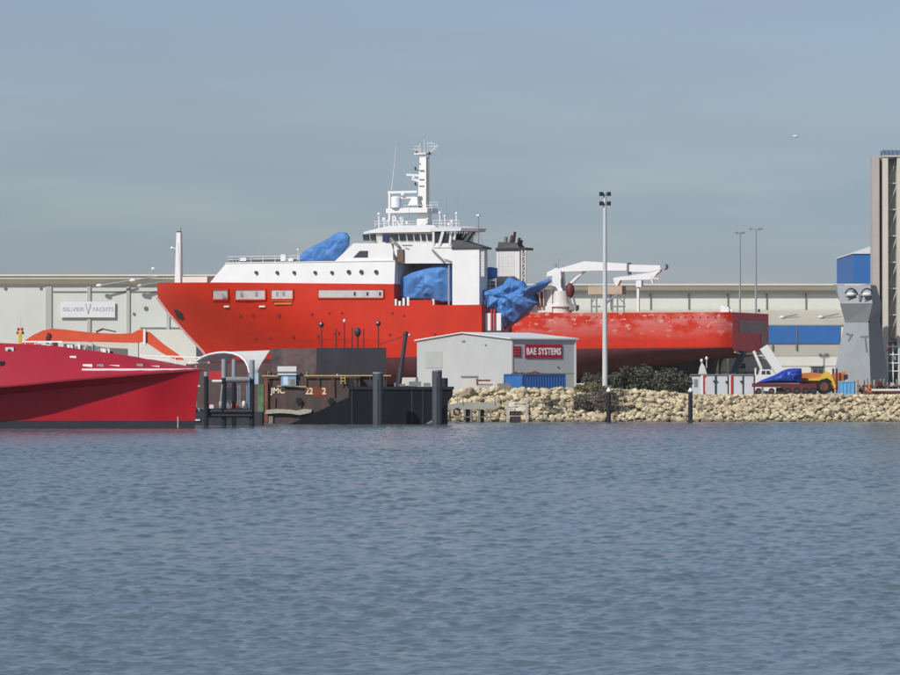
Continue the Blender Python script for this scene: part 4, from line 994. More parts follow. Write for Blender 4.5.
def yard_stack():
    fr = at(483, 622, GZ, 0)
    t = thing('waste_bin', 'white steel waste bin beside stacked boards left of the blue container', 'bin', fr)
    a, b = fr.p(461.5, 390, 0), fr.p(477.5, 377.5, 0)
    MB().loft([(a.x+.3, 0, 0), (b.x, 0, 0), (b.x, 2.4, 0), (a.x+.3, 2.4, 0)], [(a.x, -.2, b.z), (b.x+.1, -.2, b.z), (b.x+.1, 2.6, b.z), (a.x, 2.6, b.z)]).build('body', 'offwhite', t)
    MB().box(a.x-.1, b.x+.2, -.3, 2.7, b.z+.003, b.z+.25).build('rim', 'midgrey', t)
    k = MB(); k.box(b.x-.2, b.x+.15, -.42, -.22, b.z-1.2, b.z-.2); k.build('hook', 'rust', t)
    f2 = at(492, 621, GZ, 0)
    rs = random.Random(2)
    for i in range(7):
        z = .1 + i*.34; p0 = f2.x(478 + rs.uniform(-1, 2) , 0); p1 = f2.x((504 if i < 4 else 498 - i) + rs.uniform(-3, 2), 0)
        o = MB().box(-(p1-p0)/2, (p1-p0)/2, -.2, 2.0+rs.uniform(-.4, .4), 0, .27).build('timber_board', ['timber', 'offwhite', 'rust', 'pilaster'][i % 4], None, loc=f2.o+Vector(((p0+p1)/2, 0, z)))
        tag(o, 'long weathered board stacked beside the white waste bin in front of workshop', 'board', 'boards stacked beside the white bin')
    f3 = at(505, 616, GZ+.3, 0)
    o = MB().pprism(f3, [(495, 392), (498, 383.5), (508, 383), (513, 388), (513, 392)], 0, 1.4).build('rubble_sack', 'timber', None, loc=f3.o)
    tag(o, 'brown heap of sacks at the foot of the boards stack', 'sack')
yard_stack()

def tall_light():
    fr = at(605, 620.5, GZ, 0)
    t = thing('light_mast', 'tall pale floodlight mast rising in front of the orange hull', 'light mast', fr)
    k = MB(); k.tube((0, 0, 0), (0, 0, fr.z(192.5)), .46, .27, n=14); k.build('pole', mat('galvanised_pole', (.52, .53, .53), .5, .06), t, 40)
    MB().box(-.9, .9, -.9, .9, 0, 1.0).build('footing', 'conc', t)
    for py in (194, 203.5):
        k = MB(); k.bar(fr.p(600.8, py, 0), fr.p(609.4, py, 0), .12); k.build('crossarm', 'grey', t)
        for px in (601.3, 609):
            v = fr.p(px, py, -.2); k = MB(); k.lofts([[(v.x-.31, v.y-.3, v.z-.33), (v.x+.31, v.y-.3, v.z-.33), (v.x+.31, v.y-.5, v.z+.33), (v.x-.31, v.y-.5, v.z+.33)], [(v.x-.3, v.y+.35, v.z-.2), (v.x+.3, v.y+.35, v.z-.2), (v.x+.3, v.y+.2, v.z+.35), (v.x-.3, v.y+.2, v.z+.35)]])
            k.build('lamp_head', 'dark', t)
tall_light()
def far_lights():
    for px, py, Y, label, heads in ((740, 233.2, 765, 'thin twin headed lamp post behind the stern, shorter left one', (736.8, 742)), (756, 229.3, 752, 'thin twin headed lamp post behind the stern, taller right one', (750.8, 759.5))):
        fr = at(px, Y, GZ, 0); t = thing('lamp_post', label, 'lamp post', fr, 'lamp posts behind the stern')
        MB().tube((0, 0, 0), (0, 0, fr.z(py)), .26, .14, n=8).build('pole', 'grey', t, 50)
        k = MB(); k.bar(fr.p(heads[0], py, 0), fr.p(heads[1]+2, py, 0), .1); k.build('crossarm', 'midgrey', t)
        for h in heads:
            a = fr.p(h-1.2, py+.2, 0); b = fr.p(h+3.2 if h == heads[1] else h+1.5, py-.8, 0); k = MB(); k.bar(a, b, .38); k.build('lamp_head', 'midgrey', t)
far_lights()

# ------------------------------------------------------------------ shrubs
LEAF = [mat('leaf_dark', (0.078, 0.077, 0.054), .6, .35, 2.0), mat('leaf_olive', (0.105, 0.108, 0.070), .6, .35, 2.0), mat('leaf_grey', (0.16, 0.14, 0.11), .7, .3, 2.0), mat('leaf_drygrass', (0.21, 0.18, 0.085), .7, .3, 2.0)]
def shrub(px, Y, z, blobs, label, mats, n, leaf, seed, name='shrub'):
    rs = random.Random(seed); fr = at(px, Y, z, 0); t = thing(name, label, 'shrub', fr); k = MB()
    vol = [b[2]*b[3] for b in blobs]
    for i in range(n):
        b = rs.choices(blobs, vol)[0]; c = fr.p(b[0], b[1], 0); s_ = fr.o.y/F; rx, rz = b[2]*s_, b[3]*s_
        while True:
            d = Vector((rs.uniform(-1, 1), rs.uniform(-1, 1), rs.uniform(-1, 1)))
            if .15 < d.length < 1: break
        d *= (d.length**-.45)
        d *= 1 + .6*nz3(d.x*2+seed, d.y*2, d.z*2+b[0])
        p = Vector((c.x + d.x*rx, c.y + d.y*rx*.8, max(.02, c.z + d.z*rz)))
        a = Vector((rs.gauss(0, 1), rs.gauss(0, 1), rs.gauss(0, 1))).normalized(); e = a.cross(Vector((rs.gauss(0, 1), rs.gauss(0, 1), rs.gauss(0, 1)))).normalized()
        l = leaf*rs.uniform(.6, 1.4); k.mi = 1 if rs.random() < (.18 + .35*(d.z > .3)) else 0
        k.add([p-a*l, p+e*l*.45, p+a*l, p-e*l*.45], [(0, 1, 2, 3)])
    k.build('foliage', [LEAF[m] for m in mats], t, recalc=False)
    k = MB()
    for b in blobs:
        c = fr.p(b[0], b[1], 0)
        for i in range(4):
            q = Vector((c.x+rs.uniform(-.7, .7)*b[2]*fr.o.y/F*.7, rs.uniform(-.5, .5), c.z+rs.uniform(-.2, .5))); k.tube((q.x*.9+c.x*.1, 0, 0 if fr.o.z > 3 else -.5), q, .07, .03, n=5)
    k.build('stem', 'timber', t)
shrub(640, 626, GZ, [(628, 380, 15, 12), (641, 375.5, 13, 10), (655, 383, 12, 11), (619, 382, 9, 9), (636, 386, 18, 8)], 'big dark green shrub behind the rocks below the orange hull', (0, 1), 6500, .26, 1)
shrub(673, 625, GZ, [(668, 382, 14, 12), (680, 384, 11, 11), (672, 390, 16, 10), (660, 386, 9, 9)], 'dark green shrub next to the white container fence', (0, 1), 5000, .26, 2)
shrub(594, 622, GZ, [(590, 380, 8, 6.5), (601, 381, 9, 6.5), (596, 384, 12, 5)], 'low olive shrub at the corner of the workshop beside the light mast', (0, 1), 2600, .22, 3)
shrub(582, 608.5, 2.2, [(581, 401, 8.5, 7.5), (586, 405, 7, 5)], 'small grey twiggy bush on the rocks left of the white capped pile', (2, 0), 1500, .17, 4, 'dry_bush')
shrub(604, 608.0, 2.0, [(598, 398, 9, 8), (611, 402, 9, 10), (604, 404, 12, 9), (618, 393, 7, 5)], 'larger grey twiggy bush on the rocks around the white capped pile', (2, 0), 3000, .17, 5, 'dry_bush')
shrub(584, 614.5, 4.4, [(580, 388, 7, 3.2), (592, 387, 9, 3.6), (603, 389, 7, 3)], 'strip of yellow green grass tufts on the rock crest below the workshop', (3, 1), 1600, .17, 6, 'grass_tuft')
shrub(553, 607.5, 2.6, [(548, 401.5, 6, 4), (554, 403.5, 5, 3.5)], 'small grey bush growing on the rocks beside the timber landing', (2, 0), 700, .15, 7, 'dry_bush')

# ------------------------------------------------------------------ right hand yard
def hoarding():
    fr = at(722, 632, GZ, 0)
    t = thing('hoarding_fence', 'fence of pale blue grey panels between dark and red posts below stern', 'fence', fr)
    pn = mat('pale_panel', (0.52, 0.55, 0.58), .5, .05, .4, streak=.2, streak_col=(.35, .36, .36))
    edges = [690.5, 701.5, 705.5, 715.2, 728.3, 733.2, 742.8, 754.5]
    for a, b in zip(edges[:-1], edges[1:]):
        if b-a < 5.2 and a > 725: continue
        MB().pbox(fr, a+.4, b-.4, 375.5 if a > 695 else 376.5, 396, -.06, .06).build('panel', pn, t)
    for px, m, w in ((702, 'white', 1.1), (704.4, 'redpaint', .8), (715.4, 'dark', .6), (716.2, 'dark', .3), (728.2, 'dark', .6), (730, 'white', .9), (731.7, 'redpaint', 1.0), (743, 'dark', .6), (754.4, 'maroon', .8), (690.6, 'dark', .6)):
        k = MB(); k.pbox(fr, px-w, px+w, 374.6, 396, -.2, -.065); k.build('post', m, t)
    k = MB(); k.pbox(fr, 690, 755, 374.3, 375.3, -.22, .1); k.build('top_rail', 'midgrey', t)
    k = MB(); k.pbox(fr, 713, 717.5, 380.4, 382, -.3, -.21); k.pbox(fr, 725.5, 728.5, 381, 383, -.3, -.21); k.pbox(fr, 740.2, 743.2, 380.6, 382.4, -.3, -.21); k.build('latch', 'dark', t)
    MB().pbox(fr, 694.2, 697.8, 379.2, 387, -.10, -.061).build('hatch', 'midgrey', t)
    # white cabins behind
    for p0, p1, q0, Y, lab in ((712.6, 718.8, 355.8, 668, 'narrow white cabin under the stern beside the dark block of hull shade'), (720.4, 727.4, 358, 670, 'white cabin standing in the middle under the stern'), (729, 771, 356.5, 686, 'wide white site cabin under the stern with a rail')):
        f2 = at((p0+p1)/2, Y, GZ, 0); c = thing('site_cabin', lab, 'cabin', f2)
        MB().pbox(f2, p0, p1, q0, 396, 0, 5).build('body', 'sheet2', c)
        MB().pbox(f2, p0-.3, p1+.3, q0-.8, q0-.02, -.2, 5.2).build('roof', 'white', c)
        k = MB(); k.pbox(f2, p0+.5, p1-.5, 371.6, 372.4, -.15, -.01); k.build('rail', 'midgrey', c)
        if p1-p0 > 20:
            k = MB()
            for px in (746, 757): k.pbox(f2, px-.4, px+.4, 372, 394, -.12, -.005)
            k.build('joint_strip', 'joint', c); MB().pbox(f2, 739.5, 745.5, 363.5, 368.5, -.2, -.004).build('window', 'glass', c)
    f4 = at(703, 634, GZ, 0)
    c = thing('light_trolley', 'white cone shaped light trolley with two lamp heads in shade under the hull', 'light', f4)
    k = MB(); k.pprism(f4, [(698.5, 374), (700, 367), (702, 362.5), (704.5, 366), (707, 374)], -.4, .4); k.build('body', 'offwhite', c)
    for px, py in ((701.6, 360.6), (706.6, 358.4)):
        v = f4.p(px, py, 0); k = MB(); k.ball(v, .25, .25, .32, 8, 6); k.tube(v, (v.x, v.y, v.z-1.6), .06); k.build('lamp_head', 'white', c)
    # white props leaning on the stern
    f5 = at(770, 652, GZ, 0)
    k = MB(); k.bar(f5.p(763.5, 347, 0), f5.p(783.5, 378, 0), 1.5); k.bar(f5.p(783.5, 377.7, 0), f5.p(786, 392, 0), 1.2)
    o = k.build('stern_prop', 'white', None, loc=f5.o); tag(o, 'thick white slanting prop right of the stern above the blue cover', 'prop')
    f6 = at(756, 655, GZ, 0)
    k = MB(); k.bar(f6.p(753.6, 351, 0), f6.p(761, 368, 0), .45); k.bar(f6.p(761, 367.8, 0), f6.p(761, 392, 0), .4)
    o = k.build('stern_prop', 'white', None, loc=f6.o); tag(o, 'thin white slanting prop under the stern left of the thick one', 'prop')
hoarding()
def wheel(k, k2, c, r, w=.55):
    c = Vector(c); k.tube(c, c+Vector((0, w, 0)), r, n=20); k2.tube(c+Vector((0, -.04, 0)), c+Vector((0, .1, 0)), r*.52, r*.45, n=14)
def add_wheel(fr, px, py, rpx, y0, par, rim='rust'):
    c = fr.p(px, py, y0); r = rpx*fr.o.y/F
    w = MB().tube(c, c+Vector((0, .7, 0)), r, n=22).build('wheel', 'black', par, 40)
    MB().tube(c+Vector((0, -.03, 0)), c+Vector((0, .2, 0)), r*.55, n=16).build('rim', rim, w, 40)
def loader():
    fr = at(824, 630, GZ, 0)
    t = thing('wheel_loader', 'yellow and orange wheel loader with dark cab parked by grey mast', 'loader', fr)
    MB().pprism(fr, [(800, 383), (800, 373.5), (812, 372.5), (832, 374.5), (845, 371.6), (847.5, 376), (846.5, 385), (838, 389), (806, 389)], -.9, 1.2).build('chassis', 'orange', t)
    MB().pprism(fr, [(807.5, 380.6), (807.5, 378.6), (820, 378), (824, 372.5), (829.6, 372.5), (833.5, 379), (836.6, 387.5), (834, 388.5), (831.6, 381), (827, 378), (820, 380.6)], -1.5, -.6).build('fender', 'yellow', t)
    cb = MB().pprism(fr, [(811.4, 378), (812, 367.6), (823.6, 367.6), (824.4, 376), (821, 378)], -.8, .9).build('cab', 'midgrey', t)
    MB().pprism(fr, [(812.8, 376), (813.2, 369.2), (817.6, 369.2), (817.6, 376)], -.84, -.805).build('window', 'glass', cb)
    MB().pprism(fr, [(818.4, 376), (818.4, 369.2), (822.8, 369.2), (823.2, 376)], -.84, -.805).build('window', 'glass', cb)
    MB().pbox(fr, 811, 824.6, 366.4, 367.5, -1, 1.1).build('roof', 'dark', cb)
    MB().pprism(fr, [(824.4, 374.4), (824.8, 371.4), (827.4, 371.2), (828.6, 374.4)], -1.1, .9).build('air_cleaner', 'yellow', t)
    add_wheel(fr, 824, 386.6, 7.6, -1.55, t); add_wheel(fr, 805.5, 387.8, 6.2, -1.2, t)
    add_wheel(fr, 827, 386.0, 7.0, 1.3, t); add_wheel(fr, 808, 387.4, 6.2, 1.0, t)
    for px in (833.2, 836.6):
        k = MB(); a = fr.p(px, 393, -1.7 if px > 835 else -.4); k.tube(a, (a.x, a.y, fr.z(368.4, a.x, a.y)), .17, n=8); k.build('exhaust_pipe', 'maroon', t)
    MB().pprism(fr, [(843.5, 379), (843.5, 374.6), (848, 374.6), (848, 379)], -1.2, 1.2).build('radiator', 'dark', t)
    # flatbed trailer with the covered load
    f2 = at(785, 627, GZ, 0)
    tr = thing('flatbed_trailer', 'long maroon flatbed trailer carrying the deep blue covered load', 'trailer', f2)
    MB().pprism(f2, [(753, 383.2), (816, 383.6), (817, 388), (802, 393), (786, 393), (782, 387.4), (753, 387)], -1.2, 1.2).build('deck', 'maroon', tr)
    for px in (788, 797, 806, 813.5): add_wheel(f2, px, 391, 3.6, -1.25, tr, 'dark')
    k = MB(); k.bar(f2.p(762.5, 387.2, -1), f2.p(762.5, 395, -1), .4); k.build('landing_leg', 'midgrey', tr)
    MB().pbox(f2, 776.5, 785, 387.6, 395, -.6, .6).build('tool_box', 'dark', tr)
    tarp('deep blue cover wrapped over a load on the maroon flatbed trailer', [(756, 383.2), (763, 379.5), (775, 375), (783, 370.5), (788, 368.8), (795, 368.2), (801.5, 368.4), (802, 376), (801, 383.2), (778, 383.2)], 0, 1.0, (787, 377), 'tarpdeep', .6, f2, 9, 12, 5, .8)
    f3 = at(764, 640, GZ, 0)
    u = thing('utility_truck', 'small white utility truck half hidden behind the fence and blue cover', 'truck', f3)
    MB().pprism(f3, [(754.6, 391), (754.6, 375), (758.8, 374.6), (760.4, 369.6), (770, 369.4), (772.4, 374.6), (775.4, 376), (775.4, 391)], 0, 1.9).build('body', 'white', u)
    MB().pprism(f3, [(761.4, 374.4), (762, 370.8), (765.4, 370.8), (765.4, 374.4)], -.03, -.003).build('window', 'glass', u)
    MB().pprism(f3, [(766.4, 374.4), (766.4, 370.8), (769.4, 370.8), (771, 374.4)], -.03, -.003).build('window', 'glass', u)
    add_wheel(f3, 758.6, 391, 3, -.05, u); add_wheel(f3, 771.6, 391, 3, -.05, u)
    MB().bar(f3.p(755.4, 368, .3), f3.p(755.4, 376, .3), .25).build('headboard', 'white', u)
    # pale blue bin
    f7 = at(847, 622, GZ, 0)
    b = thing('steel_bin', 'light blue steel bin in front of the grey mast block', 'bin', f7)
    x0, x1 = f7.x(838.6, 0), f7.x(856.4, 0); z1 = f7.z(382)
    MB().loft([(x0, 0, 0), (x1-.5, -.4, 0), (x1, 2, 0), (x0+.5, 2.2, 0)], [(x0, 0, z1), (x1-.5, -.4, z1), (x1, 2, z1), (x0+.5, 2.2, z1)]).build('body', 'ltblue', b)
    k = MB()
    for i in range(5):
        q = Vector((x0+(x1-.5-x0)*i/4, -.4*i/4-.06, 0)); k.bar(q, q+Vector((0, 0, z1)), .14)
    k.bar((x0, 0, z1+.05), (x1-.5, -.4, z1+.05), .2); k.bar((x1-.5, -.4, z1+.05), (x1, 2, z1+.05), .2); k.build('rib', mat('pale_blue_rib', (.12, .36, .58), .5, .1), b)
    MB().loft([(x0+1, .6, z1+.003), (x1-1, .5, z1+.003), (x1-1, 1.6, z1+.003), (x0+1, 1.6, z1+.003)], [(x0+1.3, .8, z1+.4), (x1-1.4, .8, z1+.35), (x1-1.3, 1.4, z1+.3), (x0+1.4, 1.4, z1+.45)]).build('contents', 'pilaster', b)
loader()
def mast_block():
    fr = at(866, 650, GZ, 0)
    t = thing('ship_mast_block', 'grey steel ship mast block with two white eye like housings standing in the yard', 'ship block', fr)
    gp = mat('naval_grey_paint', (0.235, 0.255, 0.265), .55, .08, .35, streak=.22, streak_col=(.17, .18, .19), stretch=.25)
    def ring(py, a, b, c, ya=-2.0, yb=-4.6, yc=.6):
        A, B, C = fr.p(a, py, ya), fr.p(b, py, yb), fr.p(c, py, yc); z = (A.z+B.z)/2
        return [(A.x, ya, z), (B.x, yb, z), (C.x, yc, z), (C.x-2.2, 5.5, z), (A.x+1.2, 4.2, z)]
    MB().lofts([ring(397, 829.5, 871, 890.5), ring(322.5, 844.5, 868.5, 880.5, -1.2, -3.0, .4)]).build('lower_body', gp, t)
    MB().lofts([ring(322.4, 845, 868, 880, -1.1, -2.9, .3), ring(303.5, 840, 872.5, 881.5, -2.4, -4.6, .3)]).build('collar', gp, t)
    hd = MB().lofts([ring(303.4, 840, 872.5, 881.5, -2.4, -4.6, .3), ring(285, 837, 870.5, 876.5, -1.6, -3.6, .6)]).build('head', gp, t)
    MB().pprism(fr, [(834, 284.6), (845, 284.2), (842, 287.5), (839.6, 300)], -1.3, -.6).build('fin', gp, t)
    MB().pprism(fr, [(860, 285), (869, 283.8), (872, 285.4), (868, 287)], -1.9, .4).build('top_cap', 'midgrey', t)
    for px in (851, 867):
        yl = -3.25 - .09*(px-851); c = fr.p(px, 293.4, yl)
        e = MB(); e.ball((c.x, c.y, c.z-.15), .78, .35, .36, 12, 8); e.build('housing', 'white', hd, 60)
        k = MB(); pts = [Vector((c.x+.95*math.cos(a), c.y-.08, c.z-.15+.95*math.sin(a))) for a in np.linspace(.15, 2.99, 9)]; k.path(pts, .16); k.bar((c.x-.9, c.y-.06, c.z-.55), (c.x+.9, c.y-.06, c.z-.55), .14); k.build('hood', 'dark', hd)
    k = MB(); k.pbox(fr, 859, 861, 294, 300.5, -3.95, -3.2); k.build('nose_plate', 'midgrey', hd)
    k = MB()
    for pts in (((860.5, 337), (868.6, 336.6)), ((865.2, 337), (867, 352)), ((846.5, 333.5), (852.5, 336)), ((853, 334), (848.5, 341))):
        def fp(px, py):
            h_ = (397-py)/74.5; a_, b_, ya, yb = 829.5+15*h_, 871-2.5*h_, -2.0+.8*h_, -4.6+1.6*h_
            return fr.p(px, py, ya+(yb-ya)*(px-a_)/(b_-a_)+.06)
        k.bar(fp(*pts[0]), fp(*pts[1]), .30)
    k.build('bare_patch', mat('dark_stain', (.13, .14, .15), .7, .2), t)
mast_block()
def lift_tower():
    fr = at(890, 662, GZ, 0)
    t = thing('lift_tower', 'very tall beige column tower with lattice panel at the right edge', 'tower', fr)
    cm = mat('tower_beige', (.42, .39, .35), .65, .08, .3, streak=.15); cl = mat('tower_cream', (.56, .53, .45), .6, .06, .3)
    zt = fr.z(156.5)
    def col(p0, p1, y0, y1, m, top=156.5): return MB().pbox(fr, p0, p1, top, 398, y0, y1).build('column', m, t)
    col(872.4, 879.6, 0, 3, cm); col(883.0, 888.3, -.4, 3, cl); col(897.4, 901.5, -.4, 3, cl); col(916, 921.5, -.4, 3, cl); col(925, 933, 0, 3, cm)
    MB().pbox(fr, 879.8, 882.8, 157.5, 398, 1.2, 2.8).build('infill', mat('purple_brown', (.12, .085, .10), .7, .15), t)
    MB().pbox(fr, 888.5, 897.2, 158, 398, 1.4, 2.6).build('infill', mat('grey_infill', (.27, .265, .26), .7, .2, .25, streak=.3), t)
    MB().pbox(fr, 901.7, 915.8, 158, 398, 1.4, 2.6).build('infill', 'pilaster', t)
    k = MB(); n = 9
    for i in range(n+1):
        z = zt*i/n; k.bar(fr.p(888.4, 0, .8)*Vector((1, 1, 0)) if False else Vector((fr.x(888.4, .8), .8, z)), Vector((fr.x(897.3, .8), .8, z)), .22)
    for i in range(n):
        xa, xb = fr.x(888.6, .9), fr.x(897.2, .9); z0, z1 = zt*i/n, zt*(i+1)/n
        k.bar((xa, .9, z0), (xb, .9, z1), .14)
    k.build('lattice', 'pilaster', t)
    MB().pbox(fr, 882.6, 925, 155.2, 156.6, -.6, 3.1).build('cornice', cl, t)
    cp = MB().pbox(fr, 882.6, 924, 150.2, 155.1, -.2, 2.8).build('cap_house', mat('slate_blue', (.10, .15, .25), .6, .15), t)
    k = MB()
    for i in range(10): k.pbox(fr, 883+i*4.1, 884.2+i*4.1, 149.2, 155.1, -.3, -.21)
    k.build('rib', mat('cap_rib', (.16, .22, .32), .6, .1), cp)
    # white access stair beside it
    f2 = at(894, 652, GZ, 0); s_ = thing('stair_tower', 'white steel access stair at the foot of the tall beige tower', 'stairs', f2)
    for px in (887.6, 893, 899): MB().pbox(f2, px-.6, px+.6, 344, 398, 0, .5).build('post', 'white', s_)
    for py in (346.5, 354.5, 363, 371): MB().pbox(f2, 886.5, 900, py-.5, py+.5, -.05, 1.6).build('landing', 'white', s_)
    for a, b in (((887, 354), (898, 347)), ((898, 362.5), (887, 355)), ((887, 370.6), (898, 363.5))): MB().bar(f2.p(*a, .8), f2.p(*b, .8), .35).build('flight', 'midgrey', s_)
    MB().pbox(f2, 887, 890, 349, 351, -.2, -.06).build('sign_plate', 'redpaint', s_); MB().pbox(f2, 892, 896, 356, 360, -.2, -.06).build('switch_box', 'midgrey', s_)
lift_tower()
def pipe_yard():
    rs = random.Random(9)
    f = at(880, 624, GZ, 0)
    for i, (p0, p1, py, r, m, lab) in enumerate(((871.5, 902, 390.2, .2, 'fascia', 'long cream pipe lying on trestles right of the light blue bin'), (862, 884, 393.6, .24, 'rust', 'rusty pipe on the ground right of the light blue bin'),
                                            (880, 904, 393.4, .26, 'maroon', 'dark red pipe on the ground at the right edge'), (866, 903, 386.5, .14, 'rust', 'thin rusty pipe on top of the racks at right edge'))):
        y = i*.5; v = f.p((p0+p1)/2, py, y); L_ = (f.x(p1, y)-f.x(p0, y))/2
        o = MB().tube((-L_, 0, 0), (L_, 0, 0), r, n=10).build('pipe', m, None, 40, loc=f.o+v); tag(o, lab, 'pipe')
    t = thing('pipe_rack', 'rusty steel pipe rack with uprights beneath the grey mast block', 'rack', Fr(f.o.x, 626, GZ, 0))
    f2 = Fr(f.o.x, 626, GZ, 0)
    for i in range(14):
        px = 858 + i*3.2; k = MB(); a = f2.p(px, 395, rs.uniform(0, 2)); k.bar(a, (a.x, a.y, f2.z(379.5+rs.uniform(-1.5, 3), a.x, a.y)), .2); k.build('upright', ['timber', 'pilaster', 'rust', 'midgrey'][i % 4], t)
    for py in (386, 391.5): MB().bar(f2.p(857, py, 1), f2.p(903, py, 1), .28).build('cross_beam', 'rust', t)
    for i, (px, py, w, h, m, lab) in enumerate(((862.5, 389.5, 7, 5, 'rust', 'rusty machine part beside the light blue bin'), (869.5, 388, 4, 8, 'orange', 'orange machine part on the pipe rack'), (893, 384.5, 5, 4, 'pilaster', 'grey steel offcut on the rack at the right edge'), (880, 383, 5, 4, 'maroon', 'maroon steel offcut on the pipe rack'))):
        f3 = at(px, 625, GZ, 0); k = MB(); a, b = f3.p(px-w/2, py+h/2, 0), f3.p(px+w/2, py-h/2, 0)
        k.loft([(a.x, 0, a.z), (b.x, 0, a.z), (b.x, 1.1, a.z), (a.x, 1.1, a.z)], [(a.x+.15, .1, b.z), (b.x-.25, .1, b.z), (b.x-.25, .9, b.z), (a.x+.15, .9, b.z)]); k.tube((a.x+.3, -.2, (a.z+b.z)/2), (a.x+.3, 1.2, (a.z+b.z)/2), .25)
        tag(k.build('steel_part', m, None, loc=f3.o), lab, 'steel part')
pipe_yard()
GULL = b_ = thing('gull', 'small white gull gliding in the sky at the right', 'bird', Fr(*W(796, 136.3, 420), 12))
GULL.rotation_euler = (R(14), R(4), R(8)); MB().ball((0, 0, 0), .34, .12, .11, 10, 6).build('body', 'white', b_, 60)
for s_ in (1, -1):
    MB().loft([(-.08, 0, 0), (.1, 0, 0), (.1, 0, .02), (-.08, 0, .02)], [(-.1, .62*s_, .1), (-.02, .62*s_, .1), (-.02, .62*s_, .11), (-.1, .62*s_, .11)]).build('wing', 'white', b_)

# ------------------------------------------------------------------ piles with white caps, big grey piles
def cap_pile(px, lab):
    fr = at(px, 594, -1.5, 0); t = thing('channel_pile', lab, 'pile', fr, 'white capped piles off the rocks')
    zt = fr.z(392.5)
    MB().tube((0, 0, -1), (0, 0, zt), .36, .34, n=14).build('shaft', 'black', t, 40)
    MB().tube((0, 0, zt), (0, 0, zt+.22), .40, n=14).build('collar', 'midgrey', t, 40)
    MB().tube((0, 0, zt+.22), (0, 0, zt+.75), .40, .06, n=14).build('cap', 'text_w', t, 40)
    if px > 650: MB().box(-.45, .45, -.42, .42, 1.6, 1.95).build('band', 'dark', t)
cap_pile(608.6, 'black pile with white conical cap standing before the grey bushes')
cap_pile(690.4, 'black pile with white conical cap standing before bare rocks below the fence')
def steel_pile(px, top, Y, w, lab):
    fr = at(px, Y, -2, 0); t = thing('steel_pile', lab, 'pile', fr, 'thick grey piles in front of the black barge')
    r = w/2*Y/F; zt = fr.z(top)
    MB().tube((0, 0, -1), (0, 0, zt-.2), r, n=20).build('shaft', 'pile', t, 40); MB().tube((0, 0, zt-.2), (0, 0, zt), r*1.02, r*.97, n=20).build('top_plate', 'midgrey', t, 40)
    k = MB(); k.box(-.06, .06, -r-.06, -r+.02, 1, zt-1); k.build('weld_strip', 'dark', t)
steel_pile(378, 372.2, 560, 10.6, 'thick grey steel pile in front of the middle of the black barge')
steel_pile(437, 370, 562, 10.0, 'thick grey steel pile in front of the right end of the black barge')
f_ = at(444.6, 568, -2, 0); p_ = MB().tube((0, 0, -1), (0, 0, f_.z(378)), .5, n=14).build('fender_pile', 'black', None, 40, loc=f_.o); tag(p_, 'shorter dark fender pile right behind the right thick grey pile', 'pile')

# ------------------------------------------------------------------ landing stage on the rocks
def landing():
    fr = at(470, 597, -.6, 0)
    t = thing('landing_stage', 'low grey timber landing stage on thin legs along the rocks', 'jetty', fr)
    MB().pprism(fr, [(444, 409.3), (447, 405), (462, 402), (496, 402.6), (496, 409)], 0, 3.2).build('deck', mat('grey_decking', (.33, .32, .28), .8, .15, .8), t)
    for px in (446, 450, 464.5, 471, 479.5, 486.5, 490.5):
        k = MB(); a = fr.p(px, 409, .1); k.bar((a.x, a.y, -.6), a, .26); k.build('leg', 'timber', t)
    MB().pbox(fr, 446, 506, 416.5, 417.6, .2, .5).build('brace', 'timber', t)
    for px, w in ((469, 3.4), (481.4, 3.0)): MB().pbox(fr, px-w, px+w, 409.4, 423, .6, .9).build('fender_board', 'dark', t)
    for px in (463, 495): 
        a = fr.p(px, 405, 0); MB().bar(a, a+Vector((0, 0, 1.1)), .16).build('mooring_post', 'timber', t)
    f2 = at(456.5, 595.5, 0, 0); c = f2.p(456.8, 411.8, 0); k = MB()
    pts = [Vector((.46*math.cos(a), 0, .52*math.sin(a))) for a in np.linspace(0, 2*math.pi, 13)]; k.path(pts, .17, 6)
    tag(k.build('tyre', 'black', None, 40, loc=f2.o*Vector((1, 1, 0))+Vector((c.x, 0, c.z))), 'black tyre fender hanging from the landing stage', 'tyre')
    f3 = at(517, 597, -.6, 0); g_ = thing('boarding_ramp', 'small pale railed boarding ramp between posts right of the landing stage', 'ramp', f3)
    for px in (507.4, 526.6): MB().pbox(f3, px-1.1, px+1.1, 400, 424, -.2, .3).build('post', mat('bleached_post', (.42, .39, .34), .8, .15), g_)
    for py, m in ((402.2, 'offwhite'), (405.8, 'white'), (408.2, 'white')): MB().pbox(f3, 508.6, 525.4, py-.5, py+.5, -.1, .1).build('rail', m, g_)
    MB().pbox(f3, 509.5, 521.5, 411, 415.5, .1, 1.2).build('step', 'dark', g_); MB().pbox(f3, 510, 521, 416.5, 422, .3, 1.4).build('step', 'dark', g_)
    f4 = at(537, 598, -.6, 0); h_ = thing('timber_rail', 'low timber rail on posts over the rocks right of the ramp', 'railing', f4)
    for px in (529.4, 543): MB().pbox(f4, px-.6, px+.6, 399, 420, 0, .3).build('post', 'timber', h_)
    for py in (402.4, 406.8): MB().pbox(f4, 528, 543.4, py-.4, py+.4, -.1, -.003).build('rail', 'timber', h_)
landing()

